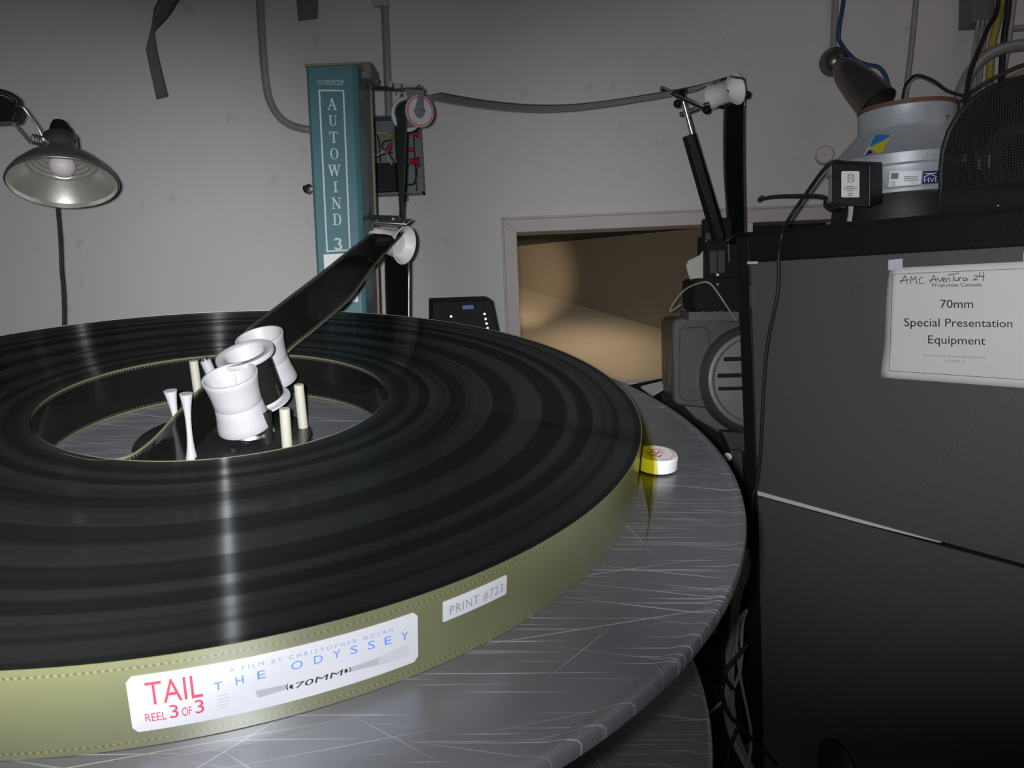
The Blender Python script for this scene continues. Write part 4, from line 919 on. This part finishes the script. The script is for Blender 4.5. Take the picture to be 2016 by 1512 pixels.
BL = build('blue_label', fan_patch([(1817, 337), (1848, 336), (1846, 365), (1815, 366)]), 'sticknavy', fan, label='dark blue label with white house outline and letters')
mb = MB(); pxflat(mb, [text_px('HVI', (1819, 359), (1843, 358.5), 9.5)], lambda x, y: fan_surf(x, y, 0.0028)); mb.poly([fan_surf(*p, 0.0028) for p in [(1819, 350), (1832, 343.5), (1844, 349), (1844, 347), (1832, 342), (1819, 347.5)]]); mb.poly([fan_surf(*p, 0.0028) for p in [(1820, 341), (1844, 340), (1844, 341.5), (1820, 342.5)]])
build('white_lettering', mb, 'label', BL, flip=False)
def tri_patch(name, pts, mt, par): m_ = MB(); m_.poly([fan_surf(*p, 0.0016) for p in pts]); return build(name, m_, mt, par, flip=False)
mbs = MB(); mbs.poly([fan_surf(*p, 0.0014) for p in [(1707, 293), (1722, 264), (1753.5, 265), (1733, 310), (1697, 313.5)]]); ST = build('kite_sticker', mbs, 'label', fan, label='blue and yellow kite shaped sticker', flip=False)
tri_patch('blue_field', [(1710, 290), (1723, 264.5), (1753, 265), (1751, 270)], 'stickblue', ST); tri_patch('yellow_field', [(1714, 291), (1752, 270.5), (1733, 308)], 'stickyellow', ST); tri_patch('navy_field', [(1711, 294), (1731, 310), (1698, 313)], 'sticknavy', ST); tri_patch('yellow_corner', [(1707, 292), (1709, 287.5), (1711.5, 291), (1705, 297)], 'stickyellow', ST)
mb = MB(); mb.tube([fan_surf(1869, 229, 0.001), fan_surf(1866, 226, 0.001), fan_surf(1863, 230, 0.001), fan_surf(1866, 235, 0.001), fan_surf(1864, 241, 0.001), fan_surf(1860, 241, 0.001)], 0.0009, 6); build('marker_scrawl', mb, 'ink', fan)
# its black terminal box
mb = MB(); fa = [P(1637, 320, 1.60), P(1711, 323, 1.575), P(1711, 409, 1.575), P(1637, 403, 1.60)]; sd = P(1738, 319, 1.63) - P(1711, 323, 1.575)
mb.prism(fa, sd * 1.0 + V((0, 0, 0))); TB = build('terminal_box', mb, 'black', fan, label='black terminal box', bevel=0.003)
mb = MB(); nb = (fa[1] - fa[0]).cross(fa[3] - fa[0]).normalized(); nb = nb if nb.y < 0 else -nb
def boxpt(px, py, off=0.0015): r_ = ray(px, py); q = fa[0] + nb * off; return CAM + r_ * ((q - CAM).dot(nb) / r_.dot(nb))
mb.prism([boxpt(x, y) for x, y in rrect2(1656.5, 337, 1692, 388.5, 2.5)], -nb * 0.001); BLb = build('box_label', mb, 'paper', TB, label='white maker label')
mb = MB(); bm_ = lambda x, y: boxpt(x, y, 0.0022)
for y, w_ in ((366, 17), (370, 27), (374, 14), (380, 9), (384, 10)): pxflat(mb, [rect2(1674 - w_ / 2, y, 1674 + w_ / 2, y + 2.2)], bm_)
pxflat(mb, [arc_st(1675, 350.5, 8, 9, 20, 160, 2, 5, 10), arc_st(1675, 350.5, 8, 9, 200, 340, 3, 6, 10), rect2(1668, 349.5, 1682, 352)], bm_)
build('logo_and_print', mb, 'inkgrey', BLb, flip=False)
mb = MB(); mb.tube([P(1711.3, 326, 1.574), P(1711.3, 405, 1.574)], 0.001, 6, smooth=False); build('edge_trim', mb, 'chrome', TB)
# cable from the box hanging over the front of the console
pts = [P(1660, 320, 1.63), P(1640, 319, 1.62), P(1620, 336, 1.64), P(1588, 380, 1.70), P(1555, 428, 1.74)] + [PF(1541, 458, 0.02), PF(1534, 500, 0.014), PF(1533, 548, 0.012), PF(1529, 590, 0.012), PF(1516, 650, 0.012), PF(1508, 705, 0.012), PF(1502, 790, 0.012), PF(1498, 880, 0.012), PF(1491, 950, 0.014), PF(1481, 985, 0.02), PF(1480, 1100, 0.02)]
build('power_cable', MB().tube(pts, 0.0042, 10), 'rubber', label='thin black cable hanging from the duct fan down the front of the console', cat='cable')
mb = MB(); q = [P(1497, 393, 2.4), P(1520, 388, 2.3), P(1560, 386, 2.1), P(1620, 388, 1.9), P(1626, 405, 1.85), P(1640, 413, 1.8), P(1660, 405, 1.7)]; mb.tube(q, 0.006, 8, n=5); mb.cyl(P(1494, 396, 2.48), P(1500, 390, 2.4), 0.009); build('flexible_lead', mb, 'rubber', label='black lead running level from a wall stub to the terminal box', cat='cable')
cP = P(1676, 415, 1.66)
mb = MB(); mb.prism([P(1672, 396, 1.66), P(1681, 400, 1.66), P(1679, 420, 1.66), P(1677, 436, 1.66), P(1669, 436, 1.66), P(1672, 418, 1.66)], (0, 0.006, 0)); build('paper_tag', mb, 'wirewhite', label='torn pale tag hanging under the black terminal box', cat='tag')

# dark mesh dish leaning by the console foot
gc = PF(1648, 1520, 0.07); ga = (nF + V((0.10, 0, 0.35))).normalized()
gr = thing('mesh_grille', V((gc.x, gc.y, gc.z)), 'dark oval mesh grille in front of the console foot at the bottom right', 'grille')
gu, gv = perp(ga)
def gpt(a, k, off=0.0): tl = math.radians(28); x, y = 0.042 * k * math.cos(a), 0.066 * k * math.sin(a); return gc + gu * (x * math.cos(tl) - y * math.sin(tl)) + gv * (x * math.sin(tl) + y * math.cos(tl)) + ga * (off + 0.012 * (1 - k * k))
mb = MB(); uvl = mb.bm.loops.layers.uv.verify()
for i in range(6):
    for j in range(36):
        ks = (i / 6 + 0.001, (i + 1) / 6); aa = (2 * math.pi * j / 36, 2 * math.pi * (j + 1) / 36)
        f = mb.bm.faces.new([mb.bm.verts.new(gpt(*q)) for q in ((aa[0], ks[0]), (aa[1], ks[0]), (aa[1], ks[1]), (aa[0], ks[1]))])
        for lp in f.loops: q = lp.vert.co - gc; lp[uvl].uv = (q.dot(gu) * 2, q.dot(gv) * 2)
build('mesh', mb, 'mesh', gr, flip=False)
mb = MB(); mb.tube([gpt(2 * math.pi * j / 36, 1.0) for j in range(37)], 0.0025, 8, smooth=False); build('rim', mb, 'blackmatte', gr)
mb = MB(); mb.tube([gpt(a, k, 0.002) for a, k in ((0.4, 1), (0.5, 0.5), (1.2, 0.1), (3.3, 0.5), (3.5, 1))], 0.0016, 6); build('cross_wire', mb, 'darkgrey', gr)
mb = MB(); mb.tube([gc + gv * -0.06 * 0 - ga * 0.004, gc - ga * 0.03 - V((0, 0, gc.z))], 0.006, 8, smooth=False); build('stem', mb, 'blackmatte', gr)

# ================================================================== WALL FITTINGS
def conduit(pts, r, label, straps=(), mt='emt', group=None):
    t = thing('conduit', pts[-1], label, 'conduit', group or 'conduits on the back wall'); m_ = MB(); m_.tube(pts, r, 14); build('pipe', m_, mt, t)
    for s in straps:
        m_ = MB(); m_.box((-r * 2.0, -r * 1.2, -0.008), (r * 2.0, r * 1.2, 0.008), Matrix.Translation(s)); build('strap', m_, 'galv', t, bevel=0.001)
    return t
yw = YW - 0.016
conduit([PY(511, -90, yw), PY(512, 0, yw), PY(517, 90, yw), PY(524, 165, yw), PY(534, 205, yw), PY(555, 235, yw), PY(585, 251, yw), PY(625, 256, yw), PY(680, 257, yw)], 0.0125, 'grey conduit bending from the ceiling down behind the left of the tower')
conduit([PY(757, -90, yw), PY(757, 0, yw), PY(761, 100, yw), PY(766, 232, yw)], 0.0125, 'straight grey conduit dropping to the open junction box', [PY(750, 8, yw)])
conduit([PY(1645, -80, yw), PY(1644, 0, yw), PY(1640, 100, yw)], 0.0105, 'short grey conduit above the wall spot lamp', group=None)
yc = 2.4
conduit([PY(1809, -60, yc), PY(1803, 0, yc), PY(1792, 110, yc), PY(1777, 235, yc)], 0.008, 'slim slanting conduit running down behind the duct fan')
# open junction box
JB = thing('junction_box', PY(777, 382, 2.5), 'open grey junction box full of wires on the wall right of the tower', 'junction box')
a, b, c, d = PY(727, 228, 2.43), PY(825, 226, 2.43), PY(826, 381, 2.43), PY(730, 383, 2.43)
mb = MB(); x0_, x1_, z0_, z1_ = a.x, b.x, d.z, a.z
mb.box((x0_, YW - 0.008, z0_), (x1_, YW - 0.002, z1_))
for lo, hi in (((x0_, 2.43, z0_), (x0_ + 0.004, YW - 0.002, z1_)), ((x1_ - 0.004, 2.43, z0_), (x1_, YW - 0.002, z1_)), ((x0_, 2.43, z0_), (x1_, YW - 0.002, z0_ + 0.004)), ((x0_, 2.43, z1_ - 0.004), (x1_, YW - 0.002, z1_)), ((x1_ - 0.05, 2.45, z0_ + 0.004), (x1_ - 0.025, 2.49, z1_ - 0.02)), ((x0_ + 0.08, YW - 0.012, z0_ - 0.018), (x0_ + 0.1, YW - 0.004, z0_))): mb.box(lo, hi)
build('enclosure', mb, 'boxgrey', JB)
mb = MB(); q0_, q1_ = PY(733, 382, 2.43), PY(779, 320, 2.43); mb.box((q0_.x, 2.425, z0_ + 0.004), (q1_.x, 2.488, q1_.z)); build('ballast', mb, 'black', JB, bevel=0.003)
def Zj(x, y, yy=2.42): return PY(720 + x / 6.3, 220 + y / 6.3, yy)
def wire(name, pts, mt, r=0.0022): build(name, MB().tube([Zj(*p) for p in pts], r, 6, n=5), mt, JB)
wire('black_wire', [(100, 240), (140, 290), (165, 380), (175, 500), (180, 620)], 'rubber'); wire('black_wire', [(330, 350), (220, 375), (205, 440), (250, 490)], 'rubber'); wire('black_wire', [(85, 580), (200, 535), (330, 505)], 'rubber'); wire('black_wire', [(290, 520), (320, 570), (350, 610)], 'rubber'); wire('black_wire', [(540, 660), (480, 690), (470, 760), (480, 880), (470, 960)], 'rubber', 0.003); wire('black_wire', [(630, 690), (625, 800), (600, 890), (540, 905), (490, 885)], 'rubber', 0.003); wire('black_wire', [(470, 255), (520, 260), (570, 268)], 'rubber')
wire('white_wire', [(85, 575), (160, 530), (240, 482)], 'wirewhite'); wire('white_wire', [(120, 275), (200, 260), (300, 285)], 'wirewhite', 0.0018); wire('white_wire', [(260, 500), (290, 600), (330, 660)], 'wirewhite', 0.0018)
wire('yellow_wire', [(180, 250), (210, 320), (260, 340), (320, 305)], 'yellow'); wire('yellow_wire', [(470, 330), (500, 420), (470, 520)], 'yellow'); wire('yellow_wire', [(180, 255), (250, 262), (320, 290)], 'yellow'); wire('yellow_wire', [(590, 870), (560, 880), (510, 870)], 'yellow', 0.0016)
def nut(p, q, r, mt): mb = MB(); mb.cyl(Zj(*p), Zj(*q), r * 0.45, r, 10); build('wire_nut', mb, mt, JB)
nut((325, 380), (265, 500), 0.010, 'red'); nut((560, 265), (665, 285), 0.011, 'red'); nut((485, 475), (600, 470), 0.008, 'red'); nut((545, 615), (670, 625), 0.017, 'red'); nut((285, 300), (345, 290), 0.008, 'yellow')
# wall spot lamp
sl = thing('wall_spot_lamp', PY(1638, 125, YW), 'brushed metal cone spot lamp on the wall above the duct fan', 'lamp')
wc = PY(1638, 125, YW); mb = MB(); mb.lathe(wc, V((0, -1, 0)), [(0, 0), (0.042, 0), (0.045, 0.012), (0.042, 0.03), (0.028, 0.05), (0.012, 0.058), (0, 0.06)], 40); build('wall_mount', mb, 'spotlamp', sl)
n0, n1 = PY(1655, 128, 2.40), PY(1727, 206, 2.30); ax = n1 - n0; L_ = ax.length
mb = MB(); mb.lathe(n0, ax, [(0, -0.012), (0.020, -0.010), (0.033, 0.01), (0.044, 0.04), (0.052, L_ * 0.55), (0.058, L_), (0.055, L_), (0.048, L_ * 0.6), (0.0, L_ * 0.4)], 48); build('cone_shade', mb, 'spotlamp', sl)
mb = MB(); mb.tube([wc + V((0, -0.05, 0)), n0], 0.01, 8, smooth=False); build('swivel', mb, 'spotlamp', sl)
build('blue_cable', MB().tube([PY(1668, -60, 2.47), PY(1661, 0, 2.47), PY(1652, 60, 2.47), PY(1655, 85, 2.47), PY(1680, 115, 2.44), PY(1705, 127, 2.42), PY(1730, 133, 2.40), PY(1745, 155, 2.40), PY(1749, 185, 2.40), PY(1745, 240, 2.40)], 0.0065, 10), 'bluecable', label='dark blue cable looping from the ceiling behind the wall spot lamp', cat='cable')
mb = MB(); mb.tube([PY(1774, 235, 2.38), PY(1779, 180, 2.38), PY(1790, 158, 2.36), PY(1806, 148, 2.33), PY(1836, 158, 2.2), PY(1864, 178, 2.1), PY(1900, 190, 2.0)], 0.004, 8); build('black_wire', mb, 'rubber', label='thin black wire looping from the slim conduit towards the hood', cat='wire')
mb = MB(); mb.tube([PY(1780, 235, 2.37), PY(1784, 185, 2.37), PY(1795, 160, 2.36), PY(1812, 153, 2.33), PY(1840, 165, 2.2), PY(1870, 184, 2.1)], 0.003, 8); build('grey_wire', mb, 'cable', label='thin grey wire just below the black looping wire', cat='wire')
mb = MB(); s0 = PY(1622, 309, YW); mb.lathe(s0, V((-0.35, -1, 0)), [(0, 0), (0.028, 0), (0.028, 0.055), (0.024, 0.06), (0, 0.06)], 32); build('pipe_stub', mb, 'trim', label='short capped pipe stub sticking out of the wall left of the duct fan', cat='pipe stub')
# pipes and cables in the top right corner
yr = 2.3
conduit([PY(1884, 260, yr), PY(1886, 215, yr), PY(1892, 180, yr), PY(1908, 145, yr), PY(1935, 115, yr), PY(1970, 97, yr), PY(2020, 88, yr), PY(2090, 84, yr)], 0.017, 'thick grey conduit arching over the hood in the top right corner')
for i, (xa, xb, lab) in enumerate(((1926, 1904, 'leftmost thin pipe dropping from the corner box behind the hood'), (1935, 1914, 'second thin pipe from the left dropping from the corner box'), (1944, 1924, 'third thin pipe from the left dropping from the corner box'))):
    conduit([PY(xa, 40, 2.42), PY((xa + xb) / 2, 115, 2.42), PY(xb, 210, 2.42)], 0.0055, lab)
conduit([PY(2001, -60, 2.40), PY(1995, 0, 2.40), PY(1985, 80, 2.40), PY(1966, 200, 2.40)], 0.0085, 'pale upright conduit at the far right edge of the wall')
conduit([PY(1985, 58, 2.44), PY(2016, 55, 2.44), PY(2090, 52, 2.44)], 0.010, 'short level pipe at the far right edge near the top')
mb = MB(); a, b = PY(1918, -40, 2.42), PY(1958, 42, 2.42); mb.box((a.x, 2.42, b.z), (b.x, YW - 0.002, a.z)); build('corner_box', mb, 'greypaint', label='grey electrical box at the top right edge with pipes leaving its underside', cat='electrical box', bevel=0.003)
build('yellow_cable', MB().tube([PY(1982, -60, 2.42), PY(1974, 0, 2.42), PY(1962, 50, 2.40), PY(1952, 95, 2.40), PY(1946, 190, 2.40)], 0.011, 10), 'yellow', label='dull yellow cable bundle beside the corner box', cat='cable')
build('black_cable', MB().tube([PY(1968, -60, 2.40), PY(1963, 20, 2.40), PY(1945, 55, 2.36), PY(1922, 110, 2.22), PY(1908, 150, 2.2), PY(1902, 190, 2.1), PY(1900, 230, 2.0)], 0.0065, 10), 'rubber', label='black cable falling in front of the arched conduit', cat='cable')
build('black_cable', MB().tube([PF(1893, 200, -0.06), PF(1915, 180, -0.05), PF(1950, 158, -0.05), PF(1990, 138, -0.05), PF(2030, 124, -0.05), PF(2100, 110, -0.05)], 0.004, 8), 'rubber', label='black cable lying along the curved top of the hood', cat='cable')
build('black_cable', MB().tube([PY(1990, -60, 2.38), PY(1984, 20, 2.38), PY(1976, 80, 2.38), PY(1968, 200, 2.38)], 0.009, 8), 'rubber', label='thick black cable between the yellow bundle and the pale conduit', cat='cable')

# hanging cloth tape
yt_ = YW - 0.09
def strip(pts, off): m_ = MB(); m_.prism([PY(x, y, yt_ + (dy or 0)) for x, y, dy in pts], (0, off, 0)); return m_
tp = thing('tape_strip', PY(320, 195, yt_), 'long folded grey tape strip hanging from above at the upper left', 'tape')
m_ = MB(); m_.ribbon(catmull([PY(322, -60, yt_), PY(311, 0, yt_), PY(303, 18, yt_), PY(300, 50, yt_ + 0.005)], 5), catmull([PY(400, -60, yt_ + 0.03), PY(354, 0, yt_ + 0.03), PY(335, 30, yt_ + 0.03), PY(304, 63, yt_ + 0.012)], 5)); build('upper_length', m_, 'darkgrey', tp, solid=0.001)
m_ = MB(); m_.ribbon([PY(303, 18, yt_ + 0.002), PY(297, 55, yt_), PY(287, 97, yt_ - 0.004), PY(297, 146, yt_), PY(308, 196, yt_ + 0.01)], [PY(305, 20, yt_ + 0.002), PY(304, 60, yt_ + 0.004), PY(309, 97, yt_ + 0.02), PY(320, 145, yt_ + 0.02), PY(332, 190, yt_ + 0.03)]); build('lower_length', m_, 'tape', tp, solid=0.001)
build('tape_tab', MB().prism([PY(581, -30, YW - 0.03), PY(627, -30, YW - 0.03), PY(625, 36, YW - 0.02), PY(587, 41, YW - 0.02)], (0, 0.003, 0)), 'greypaint', label='short grey tape tab hanging at the top edge left of the straight conduit', cat='tape')

# clamp lamp
cl = thing('clamp_lamp', P(110, 300, 1.75), 'aluminium clamp lamp with bare frosted bulb hanging at the left', 'lamp')
rc0 = P(125, 363, 1.75); axl = V((0, 0, 0)) + RT * -0.19 + UP * 0.94 + FW * 0.21; axl.normalize()
k = 1.75 / F_PX; R0 = 97 * k
prof = [(R0, 0), (R0 * 1.015, 0.003), (R0 * 0.985, 0.012), (R0 * 0.88, 0.030), (R0 * 0.66, 0.056), (R0 * 0.44, 0.076), (R0 * 0.34, 0.084), (R0 * 0.31, 0.092), (R0 * 0.30, 0.125)]
inn = [(R0 * 0.295, 0.12), (R0 * 0.30, 0.092), (R0 * 0.33, 0.082)] 
t = 0.33
for i in range(4): inn += [(R0 * (0.36 + i * 0.07), 0.078 - i * 0.0065), (R0 * (0.385 + i * 0.07), 0.073 - i * 0.0065)]
inn += [(R0 * 0.66, 0.052), (R0 * 0.86, 0.028), (R0 * 0.965, 0.010), (R0 * 0.985, 0.0)]
mb = MB(); mb.lathe(rc0, axl, prof, 72); build('shade', mb, 'shade', cl, solid=0.0006, angle=60)
mb = MB(); mb.lathe(rc0, axl, inn, 72); build('reflector', mb, 'reflector', cl, angle=20)
mb = MB(); mb.sphere(rc0 + axl * 0.050, 0.029); mb.lathe(rc0 + axl * 0.06, axl, [(0.022, 0), (0.014, 0.03), (0.014, 0.05)], 24); build('bulb', mb, 'bulb', cl, angle=80)
mb = MB(); mb.lathe(rc0 + axl * 0.122, axl, [(0, 0), (0.024, 0), (0.023, 0.012), (0.019, 0.03), (0.014, 0.042), (0, 0.044)], 28); mb.tube([rc0 + axl * 0.15 + RT * 0.018, rc0 + axl * 0.11 + RT * 0.032], 0.006, 8, smooth=False); build('socket', mb, 'black', cl)
sp_c = P(76, 276, 1.73)
mb = MB()
hel = [sp_c + (RT * 0.9 - UP * 0.2).normalized() * (-0.014 + 0.028 * i / 60) + UP * (0.011 * math.cos(i * 2 * math.pi / 12)) + FW * (0.011 * math.sin(i * 2 * math.pi / 12)) for i in range(61)]
mb.tube(hel, 0.0014, 6, smooth=False); mb.sphere(P(85, 292, 1.74), 0.008)
mb.tube([P(60, 282, 1.73), P(38, 256, 1.72), P(22, 236, 1.71), P(22, 222, 1.71), P(32, 211, 1.71), P(44, 211, 1.71), P(58, 228, 1.72), P(76, 254, 1.73), P(86, 276, 1.74)], 0.0026, 8); mb.tube([P(86, 276, 1.74), P(96, 278, 1.76)], 0.004, 8, smooth=False)
build('spring_wire', mb, 'steel', cl)
mb = MB(); mb.tube([P(-30, 175, 1.68), P(0, 180, 1.69), P(22, 188, 1.70), P(35, 200, 1.71), P(30, 212, 1.71)], 0.006, 10); mb.prism([P(-105, 186, 1.70), P(4, 188, 1.70), P(24, 203, 1.70), P(32, 220, 1.70), P(24, 238, 1.70), P(-105, 247, 1.70)], (0, 0.03, 0)); build('clamp', mb, 'blackmetal', cl, bevel=0.003)
mb = MB(); mb.tube([P(110, 262, 1.88), P(110, 330, 1.93), P(112, 400, 1.93), P(116, 450, 1.93), P(118, 480, 1.93), P(120, 530, 1.93), P(124, 580, 1.93), P(125, 640, 1.93), P(126, 800, 1.93)], 0.0034, 8); build('cord', mb, 'rubber', cl, label='thin black cord hanging from the lamp')
# wall support the lamp is clipped to
mb = MB(); a = P(-110, 215, 1.72); mb.cyl(V((a.x, a.y, 0)), V((a.x, a.y, 3.0)), 0.014); build('clamp_pole', mb, 'blackmatte', label='dark upright pole at the far left edge that the clamp lamp grips', cat='pole')

# controller with blue display
cb = thing('control_box', P(915, 650, 2.0), 'small black control box with a blue display behind the reel right of the tower', 'control box')
f4 = [P(851, 594, 1.95), P(968, 590, 1.95), P(984, 668, 1.95), P(851, 668, 1.95)]
mb = MB(); mb.prism(f4, V((-0.016, 0.07, 0.010))); build('case', mb, 'blackmatte', cb, bevel=0.003)
def cbp(pts, d=1.945): m_ = MB(); m_.prism([P(x, y, d) for x, y in pts], (0, 0.003, 0)); return m_
build('front_panel', cbp([(866, 599), (962, 596), (975, 660), (864, 660)]), 'blackmatte', cb); build('display', cbp([(910, 601.5), (932, 600.5), (932.5, 608), (910.5, 609)], 1.942), 'screen', cb, label='blue lit display')
build('inner_plate', cbp([(880, 614), (946, 611), (952, 655), (878, 655)], 1.943), 'blackmatte', cb)
for x, y in ((888, 623), (954, 618), (956, 628), (958, 637), (960, 646)): m_ = MB(); m_.cyl(P(x, y, 1.943), P(x, y, 1.936), 0.0032, seg=14); build('button', m_, 'steel', cb)
mb = MB(); q = P(915, 664, 1.99); mb.cyl(V((q.x, q.y, 0)), q, 0.012); build('post', mb, 'blackmatte', cb)

# cables and clutter between platters and console
Zc = lambda x, y, d: P(1380 + x / 3.273, 1050 + y / 3.273, d)
def cab(name, pts, d, r, mt, lab, cat='cable'): build(name, MB().tube([Zc(x, y, d) for x, y in pts], r, 10), mt, label=lab, cat=cat)
cab('grey_cable', [(290, 100), (262, 260), (215, 390), (196, 520), (205, 650), (172, 800), (166, 1000), (168, 1150), (200, 1300), (270, 1450), (330, 1560)], 1.86, 0.0085, 'cable', 'thick grey cable hanging beside the console post, nearest the platters')
cab('grey_cable', [(315, 100), (286, 260), (243, 390), (224, 520), (228, 650), (200, 800), (195, 1000), (203, 1150), (228, 1300), (290, 1450), (350, 1560)], 1.875, 0.0085, 'cable', 'thick grey cable hanging beside the console post, nearest the post')
cab('thin_cable', [(300, 490), (262, 530), (236, 600), (230, 720), (244, 850), (268, 1000), (300, 1150), (322, 1280), (320, 1400), (300, 1490)], 1.84, 0.0038, 'cable', 'thin grey cable making a long loop beside the console post')
cab('thin_cable', [(296, 500), (272, 560), (262, 680), (262, 800), (240, 930), (180, 1040), (110, 1110), (60, 1160)], 1.85, 0.0042, 'cable', 'thin grey cable sweeping down left behind the lower platter')
cab('black_cable', [(185, 380), (172, 560), (165, 660), (138, 780), (155, 900), (135, 1010), (150, 1100), (190, 1180), (240, 1230), (330, 1330), (400, 1400), (490, 1490)], 1.83, 0.0055, 'rubber', 'black cord snaking down in front of the grey cables')
cab('black_cable', [(300, 715), (230, 800), (155, 905), (205, 1005)], 1.82, 0.0055, 'rubber', 'black cord crossing the grey cables diagonally')
cab('black_cable', [(245, 1240), (205, 1330), (180, 1420), (175, 1540)], 1.82, 0.005, 'rubber', 'black cord dropping at the foot of the grey cables')
mb = MB(); mb.tube([Zc(60, 600, 1.95), Zc(68, 690, 1.95)], 0.004, 8, smooth=False); mb.box((-0.035, -0.012, -0.012), (0.035, 0.012, 0.012), Matrix.Translation(Zc(85, 700, 1.95))); mb.sphere(Zc(115, 680, 1.94), 0.016); mb.tube([Zc(0, 705, 1.95), Zc(130, 700, 1.95)], 0.006, 8, smooth=False); mb.tube([Zc(100, 705, 1.95), Zc(135, 800, 1.98), Zc(150, 985, 2.02)], 0.004, 8, smooth=False)
build('clamp_fitting', mb, 'black', label='small black clamp fitting between the platters and the grey cables', cat='clamp')
mb = MB(); q = Zc(150, 980, 1.98); mb.box((q.x - 0.07, q.y, 0), (q.x + 0.05, q.y + 0.28, q.z)); build('floor_cabinet', mb, 'blackmatte', label='low black cabinet on the floor behind the lower platter', cat='cabinet', bevel=0.004)
